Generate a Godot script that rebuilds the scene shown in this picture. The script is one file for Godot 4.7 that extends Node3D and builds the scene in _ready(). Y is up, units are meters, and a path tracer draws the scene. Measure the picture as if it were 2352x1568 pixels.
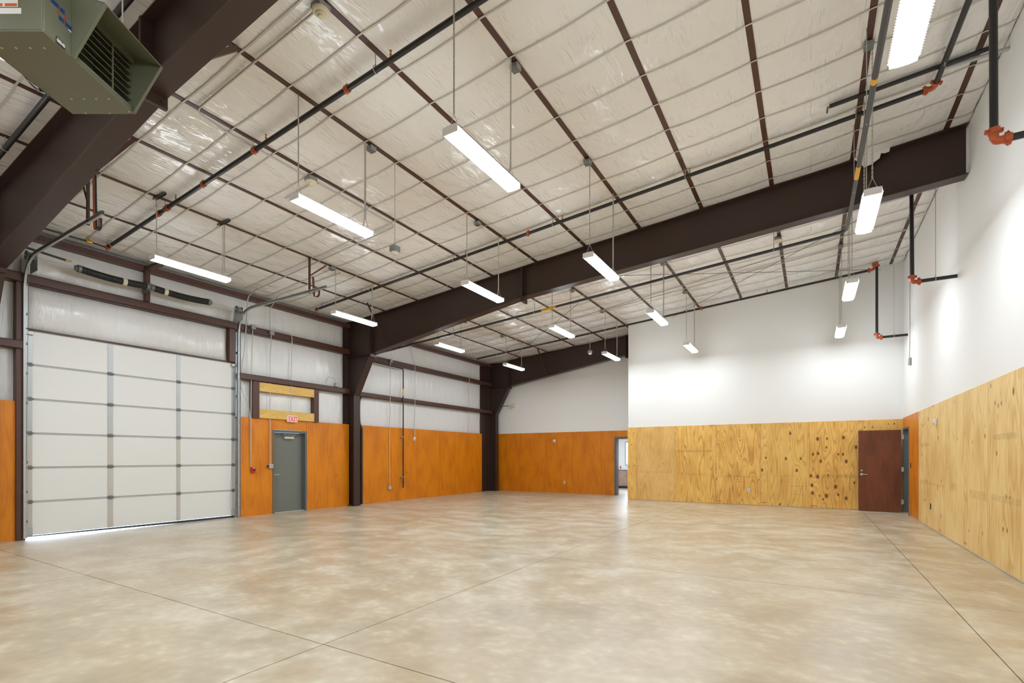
extends Node3D
# ------------------------------------------------------------------ a metal-building workshop hall
var M := {}
var used := {}
const RS := 0.0833           # roof pitch 1:12
const R0 := 6.464            # underside of the purlins at x = 0
const XL := -11.95           # face of the left wall
const XR := 2.10             # face of the right wall
const FRAMES := [-2.527, -10.34, -18.05]

func roof(x: float) -> float: return R0 + RS * x
func srgb(r: float, g: float, b: float) -> Color: return Color(r / 255.0, g / 255.0, b / 255.0)

# ------------------------------------------------------------------ shape helpers
func new_st() -> SurfaceTool:
	var s := SurfaceTool.new(); s.begin(Mesh.PRIMITIVE_TRIANGLES); return s

func tri(s: SurfaceTool, p: Array, n: Array, u: Array) -> void:
	var g: Vector3 = (p[1] - p[0]).cross(p[2] - p[0])
	var o := [0, 2, 1] if g.dot(n[0] + n[1] + n[2]) > 0 else [0, 1, 2]
	for i in o:
		s.set_normal(n[i]); s.set_uv(u[i]); s.add_vertex(p[i])

func quad(s: SurfaceTool, a: Vector3, b: Vector3, c: Vector3, d: Vector3, n: Vector3, ua := Vector2(0, 1), ub := Vector2(1, 1), uc := Vector2(1, 0), ud := Vector2(0, 0)) -> void:
	tri(s, [a, b, c], [n, n, n], [ua, ub, uc]); tri(s, [a, c, d], [n, n, n], [ua, uc, ud])

# chamfered box: centre, basis, half sizes, chamfer
func cbox(s: SurfaceTool, c: Vector3, h: Vector3, ch := 0.0, b := Basis.IDENTITY) -> void:
	ch = minf(ch, minf(h.x, minf(h.y, h.z)) * 0.9)
	for ax in 3:
		var u := (ax + 1) % 3
		var v := (ax + 2) % 3
		for sg in [-1.0, 1.0]:
			var n := Vector3.ZERO; n[ax] = sg
			var q := []
			for k in [[-1, -1], [1, -1], [1, 1], [-1, 1]]:
				var p := Vector3.ZERO; p[ax] = sg * h[ax]; p[u] = k[0] * (h[u] - ch); p[v] = k[1] * (h[v] - ch)
				q.append(c + b * p)
			quad(s, q[0], q[1], q[2], q[3], (b * n).normalized(), Vector2(-h[u], -h[v]), Vector2(h[u], -h[v]), Vector2(h[u], h[v]), Vector2(-h[u], h[v]))
	if ch <= 0.0: return
	for ax in 3:
		var u := (ax + 1) % 3
		var v := (ax + 2) % 3
		for su in [-1.0, 1.0]:
			for sv in [-1.0, 1.0]:
				var q := []
				for e in [-1.0, 1.0]:
					for w in 2:
						var p := Vector3.ZERO; p[ax] = e * (h[ax] - ch)
						p[u] = su * (h[u] if w == 0 else h[u] - ch); p[v] = sv * (h[v] if w == 1 else h[v] - ch)
						q.append(c + b * p)
				var n := Vector3.ZERO; n[u] = su; n[v] = sv
				quad(s, q[0], q[1], q[3], q[2], (b * n).normalized())
	for sx in [-1.0, 1.0]:
		for sy in [-1.0, 1.0]:
			for sz in [-1.0, 1.0]:
				var n: Vector3 = (b * Vector3(sx, sy, sz)).normalized()
				tri(s, [c + b * Vector3(sx * h.x, sy * (h.y - ch), sz * (h.z - ch)), c + b * Vector3(sx * (h.x - ch), sy * h.y, sz * (h.z - ch)), c + b * Vector3(sx * (h.x - ch), sy * (h.y - ch), sz * h.z)], [n, n, n], [Vector2.ZERO, Vector2.ZERO, Vector2.ZERO])

func box(s: SurfaceTool, a: Vector3, b: Vector3, ch := 0.0) -> void:
	cbox(s, (a + b) * 0.5, ((b - a) * 0.5).abs(), ch)

# extruded polygon in the XY plane, from z0 to z1
func prism(s: SurfaceTool, poly: PackedVector2Array, z0: float, z1: float) -> void:
	var t := Geometry2D.triangulate_polygon(poly)
	for zz in [[z0, -1.0 if z0 < z1 else 1.0], [z1, 1.0 if z0 < z1 else -1.0]]:
		var n := Vector3(0, 0, zz[1])
		for i in range(0, t.size(), 3):
			tri(s, [Vector3(poly[t[i]].x, poly[t[i]].y, zz[0]), Vector3(poly[t[i + 1]].x, poly[t[i + 1]].y, zz[0]), Vector3(poly[t[i + 2]].x, poly[t[i + 2]].y, zz[0])], [n, n, n], [poly[t[i]], poly[t[i + 1]], poly[t[i + 2]]])
	var area := 0.0
	for i in poly.size():
		var a := poly[i]
		var b := poly[(i + 1) % poly.size()]
		area += a.cross(b)
	for i in poly.size():
		var a := poly[i]
		var b := poly[(i + 1) % poly.size()]
		var d := (b - a).normalized()
		var n := Vector3(d.y, -d.x, 0) * signf(area)
		quad(s, Vector3(a.x, a.y, z0), Vector3(b.x, b.y, z0), Vector3(b.x, b.y, z1), Vector3(a.x, a.y, z1), n)

# flat bar following an XY polyline, width along z
func strip(s: SurfaceTool, pts: Array, zc: float, w: float, t: float) -> void:
	for i in pts.size() - 1:
		var a: Vector2 = pts[i]
		var b: Vector2 = pts[i + 1]
		var d := b - a
		var bs := Basis(Vector3(0, 0, 1), d.angle())
		cbox(s, Vector3((a.x + b.x) / 2, (a.y + b.y) / 2, zc), Vector3(d.length() / 2 + t * 0.4, t / 2, w / 2), 0.002, bs)

func fillet(pts: Array, r: float, n := 5) -> Array:
	var out := [pts[0]]
	for i in range(1, pts.size() - 1):
		var a: Vector3 = pts[i - 1]
		var b: Vector3 = pts[i]
		var c: Vector3 = pts[i + 1]
		var k := minf(r, minf((a - b).length(), (c - b).length()) * 0.49)
		var p := b + (a - b).normalized() * k
		var q := b + (c - b).normalized() * k
		for j in n + 1:
			var t := float(j) / n
			out.append(p.lerp(b, t).lerp(b.lerp(q, t), t))
	out.append(pts[pts.size() - 1])
	return out

func tube(s: SurfaceTool, pts: Array, r: float, sides := 10, r2 := -1.0) -> void:
	if r2 < 0: r2 = r
	var prev := []
	var pn := []
	var up := Vector3.UP
	var along := 0.0
	for i in pts.size():
		var d: Vector3 = (pts[mini(i + 1, pts.size() - 1)] - pts[maxi(i - 1, 0)]).normalized()
		if i == 0:
			up = d.cross(Vector3(0.31, 0.77, 0.55)).normalized()
		else:
			up = (up - d * up.dot(d)).normalized(); along += (pts[i] - pts[i - 1]).length()
		var w := d.cross(up)
		var rr := lerpf(r, r2, float(i) / maxf(1.0, pts.size() - 1.0))
		var ring := []
		var rn := []
		for k in sides + 1:
			var a := TAU * k / sides
			var n := up * cos(a) + w * sin(a)
			ring.append(pts[i] + n * rr); rn.append(n)
		if i > 0:
			for k in sides:
				var u0 := float(k) / sides
				var u1 := float(k + 1) / sides
				tri(s, [prev[k], prev[k + 1], ring[k + 1]], [pn[k], pn[k + 1], rn[k + 1]], [Vector2(u0, along), Vector2(u1, along), Vector2(u1, along)])
				tri(s, [prev[k], ring[k + 1], ring[k]], [pn[k], rn[k + 1], rn[k]], [Vector2(u0, along), Vector2(u1, along), Vector2(u0, along)])
		if i == 0 or i == pts.size() - 1:
			var n: Vector3 = -d if i == 0 else d
			for k in sides:
				tri(s, [pts[i], ring[k], ring[k + 1]], [n, n, n], [Vector2.ZERO, Vector2.ZERO, Vector2.ZERO])
		prev = ring; pn = rn

# lathe about axis: profile of Vector2(radius, height)
func lathe(s: SurfaceTool, c: Vector3, axis: Vector3, prof: Array, sides := 16) -> void:
	var d := axis.normalized()
	var up := d.cross(Vector3(0.31, 0.77, 0.55)).normalized()
	var w := d.cross(up)
	for i in prof.size() - 1:
		var a: Vector2 = prof[i]
		var b: Vector2 = prof[i + 1]
		var e := (b - a).normalized()
		for k in sides:
			var q := []
			var nn := []
			for kk in [k, k + 1]:
				var t: float = TAU * kk / sides
				var rd := up * cos(t) + w * sin(t)
				q.append(c + rd * a.x + d * a.y); q.append(c + rd * b.x + d * b.y)
				nn.append((rd * e.y - d * e.x).normalized())
			if a.x > 1e-5: tri(s, [q[0], q[1], q[2]], [nn[0], nn[0], nn[1]], [Vector2.ZERO, Vector2.ZERO, Vector2.ZERO])
			if b.x > 1e-5: tri(s, [q[1], q[3], q[2]], [nn[0], nn[1], nn[1]], [Vector2.ZERO, Vector2.ZERO, Vector2.ZERO])

# smooth sheet from a function of (u, v) -> [position, uv]
func sheet(nu: int, nv: int, f: Callable, out: Vector3) -> ArrayMesh:
	var P := PackedVector3Array()
	var U := PackedVector2Array()
	for j in nv + 1:
		for i in nu + 1:
			var r: Array = f.call(float(i) / nu, float(j) / nv)
			P.append(r[0]); U.append(r[1])
	var N := PackedVector3Array(); N.resize(P.size())
	var I := PackedInt32Array()
	var flip := false
	var w := nu + 1
	for j in nv + 1:
		for i in w:
			var dx := P[j * w + mini(i + 1, nu)] - P[j * w + maxi(i - 1, 0)]
			var dy := P[mini(j + 1, nv) * w + i] - P[maxi(j - 1, 0) * w + i]
			var n := dx.cross(dy).normalized()
			if i == 0 and j == 0: flip = n.dot(out) < 0
			N[j * w + i] = -n if flip else n
	for j in nv:
		for i in nu:
			var a := j * w + i
			var q := [a, a + w, a + w + 1, a, a + w + 1, a + 1] if not flip else [a, a + w + 1, a + w, a, a + 1, a + w + 1]
			for k in q: I.append(k)
	var arr := []; arr.resize(Mesh.ARRAY_MAX)
	arr[Mesh.ARRAY_VERTEX] = P; arr[Mesh.ARRAY_NORMAL] = N; arr[Mesh.ARRAY_TEX_UV] = U; arr[Mesh.ARRAY_INDEX] = I
	var m := ArrayMesh.new(); m.add_surface_from_arrays(Mesh.PRIMITIVE_TRIANGLES, arr); return m

# ------------------------------------------------------------------ naming helpers
func numbered(n: String) -> String:
	if not used.has(n): used[n] = 0; return n
	used[n] += 1; return "%s_%03d" % [n, used[n]]

func thing(called: String, label: String, category: String, at := Vector3.ZERO, group := "", kind := "") -> Node3D:
	var o := Node3D.new(); o.name = numbered(called); add_child(o); o.position = at
	o.set_meta("label", label); o.set_meta("category", category)
	if group: o.set_meta("group", group)
	if kind: o.set_meta("kind", kind)
	return o

func part(parent: Node3D, called: String, what, m: Material, label := "") -> MeshInstance3D:
	var o := MeshInstance3D.new(); o.name = called
	if what is SurfaceTool:
		what.index(); o.mesh = what.commit()
	else: o.mesh = what
	o.material_override = m; o.cast_shadow = GeometryInstance3D.SHADOW_CASTING_SETTING_ON
	parent.add_child(o, true)
	if label: o.set_meta("label", label)
	return o

func solid(called: String, s, m: Material, label: String, category: String, group := "", kind := "") -> MeshInstance3D:
	var o := part(self, numbered(called), s, m); o.set_meta("label", label); o.set_meta("category", category)
	if group: o.set_meta("group", group)
	if kind: o.set_meta("kind", kind)
	return o

func bpart(parent: Node3D, called: String, a: Vector3, b: Vector3, m: Material, ch := 0.0) -> MeshInstance3D:
	var s := new_st(); box(s, a, b, ch); return part(parent, called, s, m)

func tpart(parent: Node3D, called: String, pts: Array, r: float, m: Material, fil := 0.0, sides := 10) -> MeshInstance3D:
	var s := new_st(); tube(s, fillet(pts, fil) if fil > 0 else pts, r, sides); return part(parent, called, s, m)

func text(parent: Node3D, called: String, words: String, at: Vector3, b: Basis, size: float, m: Material, squeeze := 1.0, bold := true) -> void:
	var t := TextMesh.new(); t.text = words; t.font_size = 64; t.pixel_size = size / 64.0; t.depth = 0.002
	var f := SystemFont.new(); f.font_names = PackedStringArray(["Droid Sans"]); f.font_weight = 700 if bold else 400
	t.font = f
	var o := MeshInstance3D.new(); o.name = called; o.mesh = t; o.material_override = m; parent.add_child(o, true)
	o.transform = Transform3D(b * Basis.from_scale(Vector3(squeeze, 1, 1)), at)

# ------------------------------------------------------------------ materials and computed textures
func noise(sd: int, freq: float, oct := 4, fr := FastNoiseLite.FRACTAL_FBM) -> FastNoiseLite:
	var n := FastNoiseLite.new(); n.seed = sd; n.frequency = freq; n.fractal_octaves = oct; n.fractal_type = fr
	n.noise_type = FastNoiseLite.TYPE_SIMPLEX_SMOOTH; return n

func field(n: FastNoiseLite, w: int, h: int, W: int, H: int) -> PackedFloat32Array:
	var i := n.get_image(w, h); i.convert(Image.FORMAT_RF)
	if w != W or h != H: i.resize(W, H, Image.INTERPOLATE_CUBIC)
	return i.get_data().to_float32_array()

func mat(col: Color, rough := 0.6, metal := 0.0, spec := 0.5) -> StandardMaterial3D:
	var m := StandardMaterial3D.new(); m.albedo_color = col; m.roughness = rough; m.metallic = metal; m.metallic_specular = spec; return m

func normal_tex(n: FastNoiseLite, w: int, h: int, strength: float) -> NoiseTexture2D:
	var t := NoiseTexture2D.new(); t.noise = n; t.width = w; t.height = h; t.as_normal_map = true; t.bump_strength = strength; t.seamless = true; return t

# rotary-cut veneer: contour bands of a stretched field, knots, fine pores, grade stamps
func veneer(sd: int, light: Color, dark: Color, bands: float, contrast: float, knots: Array, stamps: Array, reds: Array, haze := 0.0) -> StandardMaterial3D:
	var W := 384
	var H := 768
	var c := field(noise(sd, 0.014, 2), 192, 40, W, H)
	var f := field(noise(sd + 7, 0.32, 3), 384, 20, W, H)
	var p := field(noise(sd + 13, 0.02, 3), 96, 96, W, H)
	var kn := PackedFloat32Array(); kn.resize(W * H)
	for k in knots:
		var kx := int(k[0] * W)
		var ky := int(k[1] * H)
		var r: float = k[2] * W
		var R := int(r * 5.0)
		for y in range(maxi(0, ky - R * 2), mini(H, ky + R * 2)):
			for x in range(maxi(0, kx - R), mini(W, kx + R)):
				var d := Vector2((x - kx), (y - ky) * 0.62).length() / r
				c[y * W + x] += 0.13 * exp(-d * d * 0.10) * signf(sin(k[0] * 91.0))
				if d < 1.2: kn[y * W + x] = maxf(kn[y * W + x], smoothstep(1.1, 0.4, d + 0.2 * sin(x * 0.9 + y * 0.7)) * 0.92)
	var D := PackedByteArray(); D.resize(W * H * 3)
	var kc := Color(light.r * 0.42, light.g * 0.28, light.b * 0.22)
	for i in W * H:
		var ph := c[i] * bands + (f[i] - 0.5) * 0.3 + (p[i] - 0.5) * 0.5
		ph -= floor(ph)
		var g := (ph * ph * ph * 1.55 if ph < 0.88 else (1.0 - ph) * 8.8)
		var t := clampf(contrast * 0.78 * g + (f[i] - 0.5) * 0.55 + (p[i] - 0.5) * 0.5 + 0.08, 0.0, 1.0)
		var k := kn[i]
		D[i * 3] = int(255.0 * lerpf(lerpf(light.r, dark.r, t), kc.r, k))
		D[i * 3 + 1] = int(255.0 * lerpf(lerpf(light.g, dark.g, t), kc.g, k))
		D[i * 3 + 2] = int(255.0 * lerpf(lerpf(light.b, dark.b, t), kc.b, k))
	var rng := RandomNumberGenerator.new(); rng.seed = sd
	for s in stamps:                                # faint, worn mill stamps: rows of broken strokes
		var x := int(s[0] * W)
		while x < int(s[1] * W):
			var wd := rng.randi_range(1, 3)
			var hh := int(s[3] * H)
			var y0 := int(s[2] * H) + rng.randi_range(-2, 2)
			for yy in range(maxi(0, y0), mini(H, y0 + hh)):
				if rng.randf() < 0.35: continue
				for xx in range(x, mini(W, x + wd)):
					for ch in 3: D[(yy * W + xx) * 3 + ch] = int(D[(yy * W + xx) * 3 + ch] * (1.0 - s[4]))
			x += wd + rng.randi_range(1, 5)
	for s in reds:
		for yy in range(int(s[1] * H), mini(H, int((s[1] + 0.012) * H))):
			for xx in range(int(s[0] * W), mini(W, int((s[0] + 0.13) * W))):
				if rng.randf() < 0.3: continue
				var q := (yy * W + xx) * 3
				D[q] = int(D[q] * 0.4 + 110); D[q + 1] = int(D[q + 1] * 0.4 + 14); D[q + 2] = int(D[q + 2] * 0.4 + 24)
	var m := mat(Color.WHITE, 0.55 - haze)
	m.albedo_texture = ImageTexture.create_from_image(Image.create_from_data(W, H, false, Image.FORMAT_RGB8, D))
	m.texture_repeat = false
	return m

func concrete() -> StandardMaterial3D:
	var W := 1024
	var H := 2048
	var a := field(noise(5, 0.012, 5), W / 2, H / 2, W, H)
	var b := field(noise(11, 0.024, 6), W, H, W, H)
	var c := field(noise(17, 0.02, 4), W / 2, H / 2, W, H)
	var d := field(noise(23, 0.11, 3), W, H, W, H)
	var D := PackedByteArray(); D.resize(W * H * 3)
	var Q := PackedByteArray(); Q.resize(W * H)
	var tan := srgb(186, 163, 129)
	var pale := srgb(210, 198, 175)
	var grey := srgb(172, 161, 140)
	for i in W * H:
		var t := smoothstep(0.1, 0.9, a[i] * 0.5 + b[i] * 0.5)
		var g := smoothstep(0.3, 1.0, c[i] * 0.5 + (1.0 - b[i]) * 0.5) * 0.62
		var w := smoothstep(0.56, 0.82, b[i] * 0.35 + d[i] * 0.65) * 0.5
		var v := 0.98 + (d[i] - 0.5) * 0.10
		var r := lerpf(lerpf(lerpf(tan.r, pale.r, t), grey.r, g), 0.85, w) * v
		var gg := lerpf(lerpf(lerpf(tan.g, pale.g, t), grey.g, g), 0.81, w) * v
		var bb := lerpf(lerpf(lerpf(tan.b, pale.b, t), grey.b, g), 0.73, w) * v
		D[i * 3] = int(clampf(r, 0, 1) * 255); D[i * 3 + 1] = int(clampf(gg, 0, 1) * 255); D[i * 3 + 2] = int(clampf(bb, 0, 1) * 255)
		Q[i] = int(255.0 * clampf(0.33 + 0.20 * w + 0.12 * (b[i] - 0.5), 0.29, 0.6))
	var m := mat(Color.WHITE, 1.0, 0.0, 0.5)
	m.albedo_texture = ImageTexture.create_from_image(Image.create_from_data(W, H, false, Image.FORMAT_RGB8, D))
	m.roughness_texture = ImageTexture.create_from_image(Image.create_from_data(W, H, false, Image.FORMAT_L8, Q))
	m.roughness_texture_channel = BaseMaterial3D.TEXTURE_CHANNEL_RED
	return m

# wrinkled film: streaks along v, gathered in patches
func wrinkles() -> ImageTexture:
	var W := 512
	var H := 1024
	var a := field(noise(31, 0.12, 2, FastNoiseLite.FRACTAL_RIDGED), W, 120, W, H)
	var b := field(noise(37, 0.022, 3), W, H / 2, W, H)
	var c := field(noise(41, 0.02, 4), W, 512, W, H)
	var D := PackedByteArray(); D.resize(W * H)
	for i in W * H:
		var k := smoothstep(0.46, 0.72, b[i])
		D[i] = int(clampf(c[i] * 0.5 + pow(a[i], 2.0) * k * 0.34, 0.0, 1.0) * 255.0)
	var im := Image.create_from_data(W, H, false, Image.FORMAT_L8, D)
	im.convert(Image.FORMAT_RGBA8)
	im.bump_map_to_normal_map(4.5)
	return ImageTexture.create_from_image(im)

func make_materials() -> void:
	M.floor = concrete()
	M.groove = mat(srgb(46, 40, 34), 0.9)
	M.steel = mat(srgb(58, 40, 33), 0.42)
	M.purlin = mat(srgb(78, 47, 37), 0.45)
	M.girt = mat(srgb(82, 51, 38), 0.45)
	M.gyp = mat(srgb(236, 235, 232), 0.8)
	M.outer = mat(srgb(200, 200, 198), 0.7)
	M.black = mat(srgb(34, 33, 33), 0.38)
	M.gaspipe = mat(srgb(66, 66, 68), 0.4)
	M.orange = mat(srgb(180, 82, 38), 0.45)
	M.brass = mat(srgb(196, 150, 70), 0.35, 0.8)
	M.yellow = mat(srgb(232, 178, 20), 0.5)
	M.galv = mat(srgb(182, 186, 186), 0.40, 0.45)
	M.galvdark = mat(srgb(120, 124, 124), 0.5, 0.6)
	M.zinc = mat(srgb(196, 192, 184), 0.5, 0.35)
	M.strap = mat(srgb(196, 192, 184), 0.5)
	M.doorwhite = mat(srgb(226, 225, 221), 0.5)
	M.rail = mat(srgb(196, 197, 192), 0.45)
	M.seal = mat(srgb(60, 60, 58), 0.8)
	M.greydoor = mat(srgb(112, 115, 108), 0.45)
	M.greyframe = mat(srgb(98, 102, 101), 0.45)
	M.box = mat(srgb(150, 154, 154), 0.45, 0.4)
	M.plastic = mat(srgb(226, 224, 216), 0.5)
	M.cream = mat(srgb(216, 208, 182), 0.5)
	M.red = mat(srgb(196, 40, 44), 0.4)
	M.darkplate = mat(srgb(40, 40, 42), 0.4)
	M.spring = mat(srgb(30, 28, 27), 0.45)
	M.heater = mat(srgb(104, 106, 87), 0.36)
	M.label = mat(srgb(222, 222, 218), 0.5)
	M.labelorange = mat(srgb(196, 92, 14), 0.5)
	M.blue = mat(srgb(24, 58, 130), 0.5)
	M.cord = mat(srgb(182, 180, 172), 0.5)
	M.bluegrey = mat(srgb(168, 180, 196), 0.5)
	M.kickboard = mat(srgb(50, 62, 84), 0.5)
	M.counter = mat(srgb(196, 198, 200), 0.35)
	M.housing = mat(srgb(238, 238, 236), 0.4)
	var lm := mat(Color.WHITE, 0.4); lm.emission_enabled = true; lm.emission = Color(0.96, 0.985, 1.0); lm.emission_energy_multiplier = 6.0
	M.lens = lm
	var ex := mat(srgb(230, 30, 30), 0.4); ex.emission_enabled = true; ex.emission = srgb(255, 30, 30); ex.emission_energy_multiplier = 0.25
	M.exit = ex
	# white vinyl-faced insulation, wrinkled
	var ins := mat(srgb(232, 230, 226), 0.17)
	ins.normal_enabled = true; ins.normal_texture = wrinkles(); ins.normal_scale = 1.0
	M.vinyl = ins
	var wi: StandardMaterial3D = ins.duplicate(); wi.normal_scale = 0.7; wi.roughness = 0.24; wi.albedo_color = srgb(222, 221, 219)
	M.wallvinyl = wi
	# walnut veneer of the open door, pine framing lumber, grey-brown cabinet laminate
	M.walnut = veneer(71, srgb(118, 62, 36), srgb(74, 35, 17), 2.6, 0.3, [], [], [], 0.15)
	M.lumber = veneer(83, srgb(226, 186, 104), srgb(190, 142, 60), 6.0, 0.6, [[0.1, 0.3, 0.02], [0.6, 0.72, 0.02], [0.85, 0.4, 0.025]], [], [])
	M.cabinet = veneer(91, srgb(168, 142, 128), srgb(130, 106, 96), 5.0, 0.5, [], [], [])
	var pl := srgb(240, 193, 104)
	var pd := srgb(190, 131, 53)
	var rl := srgb(238, 206, 140)
	var rd := srgb(190, 138, 66)
	var rng := RandomNumberGenerator.new(); rng.seed = 4
	var many := []
	for k in [[0.16, 0.2], [0.34, 0.2], [0.65, 0.19], [0.33, 0.3], [0.07, 0.38], [0.17, 0.37], [0.55, 0.38], [0.64, 0.38], [0.22, 0.46], [0.7, 0.46], [0.03, 0.63], [0.16, 0.64], [0.36, 0.62], [0.05, 0.74], [0.5, 0.75], [0.06, 0.83], [0.2, 0.86], [0.27, 0.9], [0.55, 0.84], [0.7, 0.88], [0.33, 0.86], [0.88, 0.3], [0.85, 0.7]]:
		many.append([k[0], k[1], rng.randf_range(0.016, 0.038)])
	M.pine = [
		veneer(101, pl, pd, 5.0, 0.45, [[0.03, 0.08, 0.014], [0.17, 0.08, 0.014], [0.12, 0.24, 0.012], [0.06, 0.55, 0.014], [0.2, 0.53, 0.014], [0.11, 0.64, 0.012], [0.45, 0.05, 0.013], [0.55, 0.05, 0.015]], [], []),
		veneer(103, srgb(232, 188, 114), srgb(188, 134, 60), 7.0, 0.42, [[0.7, 0.5, 0.012], [0.3, 0.62, 0.01]], [[0.1, 0.95, 0.6, 0.03, 0.12]], []),
		veneer(107, pl, pd, 8.0, 1.0, [], [[0.02, 0.9, 0.32, 0.03, 0.35], [0.25, 0.75, 0.62, 0.03, 0.15]], [[0.85, 0.0]]),
		veneer(109, pl, pd, 8.0, 0.95, [[0.06, 0.2, 0.009], [0.55, 0.2, 0.009], [0.08, 0.4, 0.01], [0.57, 0.4, 0.01], [0.01, 0.69, 0.014], [0.49, 0.69, 0.014], [0.97, 0.69, 0.014]], [[0.05, 0.9, 0.64, 0.03, 0.2]], [[0.0, 0.965]]),
		veneer(113, srgb(236, 194, 108), pd, 7.0, 0.75, [[0.62, 0.13, 0.028], [0.11, 0.42, 0.022], [0.53, 0.43, 0.028], [0.83, 0.43, 0.024], [0.03, 0.57, 0.03], [0.75, 0.57, 0.03], [0.4, 0.98, 0.02]], [[0.3, 0.75, 0.62, 0.03, 0.12], [0.6, 0.95, 0.75, 0.012, 0.3], [0.62, 0.95, 0.85, 0.01, 0.3]], [[0.0, 0.96]]),
		veneer(127, pl, pd, 6.0, 0.8, many, [[0.25, 1.0, 0.61, 0.04, 0.3]], [[0.02, 0.975]]),
		veneer(131, rl, rd, 5.0, 0.5, [[0.25, 0.13, 0.018], [0.35, 0.15, 0.018], [0.45, 0.14, 0.018], [0.1, 0.03, 0.018], [0.8, 0.1, 0.03], [0.3, 0.4, 0.02], [0.6, 0.62, 0.015], [0.7, 0.62, 0.015], [0.5, 0.79, 0.02], [0.62, 0.79, 0.02]], [[0.2, 0.9, 0.3, 0.03, 0.35], [0.1, 1.0, 0.62, 0.035, 0.22]], []),
		veneer(137, rl, rd, 7.0, 0.45, [[0.3, 0.12, 0.03], [0.55, 0.27, 0.024], [0.5, 0.66, 0.024], [0.75, 0.6, 0.02], [0.72, 0.87, 0.024]], [[0.05, 0.9, 0.63, 0.02, 0.25]], [[0.1, 0.0], [0.6, 0.975]]),
		veneer(139, rl, rd, 6.0, 0.4, [[0.2, 0.5, 0.012], [0.7, 0.3, 0.012]], [[0.3, 0.7, 0.6, 0.05, 0.2]], []),
		veneer(149, rl, rd, 7.0, 0.5, [[0.4, 0.33, 0.015], [0.25, 0.88, 0.016], [0.8, 0.86, 0.016], [0.9, 0.3, 0.02]], [[0.3, 0.95, 0.62, 0.05, 0.25]], [[0.02, 0.965]]),
	]
	var ol := srgb(222, 132, 10)
	var od := srgb(172, 88, 2)
	M.stained = []
	for q in [[201, 3.0, 0.34, []], [211, 2.6, 0.3, [[0.6, 0.62, 0.008], [0.7, 0.63, 0.008], [0.8, 0.62, 0.008], [0.4, 0.4, 0.008]]], [223, 3.4, 0.34, [[0.3, 0.7, 0.008]]], [227, 3.0, 0.3, []]]:
		M.stained.append(veneer(q[0], ol, od, q[1], q[2], q[3], [[0.42, 0.47, 0.12, 0.25, 0.18]], [], 0.15))

# ------------------------------------------------------------------ building parts
# plywood sheet on a wall: a chamfered board whose face carries the veneer; axis "x" faces +x, "-x" faces -x, "z" faces +z
func ply(parent: Node3D, face: String, at: float, a0: float, a1: float, y0: float, y1: float, m: Material, crop := Rect2(0, 0, 1, 1)) -> void:
	var s := new_st()
	var t := 0.018
	var g := 0.0025
	var lo := minf(a0, a1) + g
	var hi := maxf(a0, a1) - g
	if face == "z": box(s, Vector3(lo, y0, at - t), Vector3(hi, y1, at - 0.0008))
	elif face == "x": box(s, Vector3(at - t, y0, lo), Vector3(at - 0.0008, y1, hi))
	else: box(s, Vector3(at + 0.0008, y0, lo), Vector3(at + t, y1, hi))
	var u0 := crop.position
	var u1 := crop.end
	var A: Vector3; var B: Vector3; var n: Vector3
	if face == "z": A = Vector3(lo, 0, at); B = Vector3(hi, 0, at); n = Vector3(0, 0, 1)
	elif face == "x": A = Vector3(at, 0, hi); B = Vector3(at, 0, lo); n = Vector3(1, 0, 0)
	else: A = Vector3(at, 0, lo); B = Vector3(at, 0, hi); n = Vector3(-1, 0, 0)
	var v0 := Vector3(0, y0, 0)
	var v1 := Vector3(0, y1, 0)
	quad(s, A + v0, B + v0, B + v1, A + v1, n, Vector2(u0.x, u1.y), Vector2(u1.x, u1.y), Vector2(u1.x, u0.y), Vector2(u0.x, u0.y))
	part(parent, "plywood_sheet", s, m)

# pillowed vinyl panel on the left wall
func wall_pillow(parent: Node3D, z0: float, z1: float, y0: float, y1: float, bulge: float, sd: int) -> void:
	var n := noise(sd, 1.0, 3)
	var r := noise(sd + 3, 1.0, 2, FastNoiseLite.FRACTAL_RIDGED)
	var nz := int(clampf(absf(z1 - z0) / 0.05, 4, 160))
	var f := func(u: float, v: float) -> Array:
		var z := lerpf(z0, z1, u)
		var y := lerpf(y0, y1, v)
		var e := pow(sin(PI * clampf(v, 0, 1)), 0.5) * minf(1.0, minf(u, 1.0 - u) * absf(z1 - z0) / 0.10)
		var d := bulge * e * (0.75 + 0.35 * n.get_noise_2d(z * 0.5, y * 0.5))
		d += (0.010 * r.get_noise_2d(z * 3.4 + 0.25 * n.get_noise_2d(z, y), y * 0.35)) * (0.35 + 0.65 * e)
		return [Vector3(XL + d, y, z), Vector2(z / 2.7, y / 6.3)]
	part(parent, "insulation_panel", sheet(nz, 14, f, Vector3(1, 0, 0)), M.wallvinyl)

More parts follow.
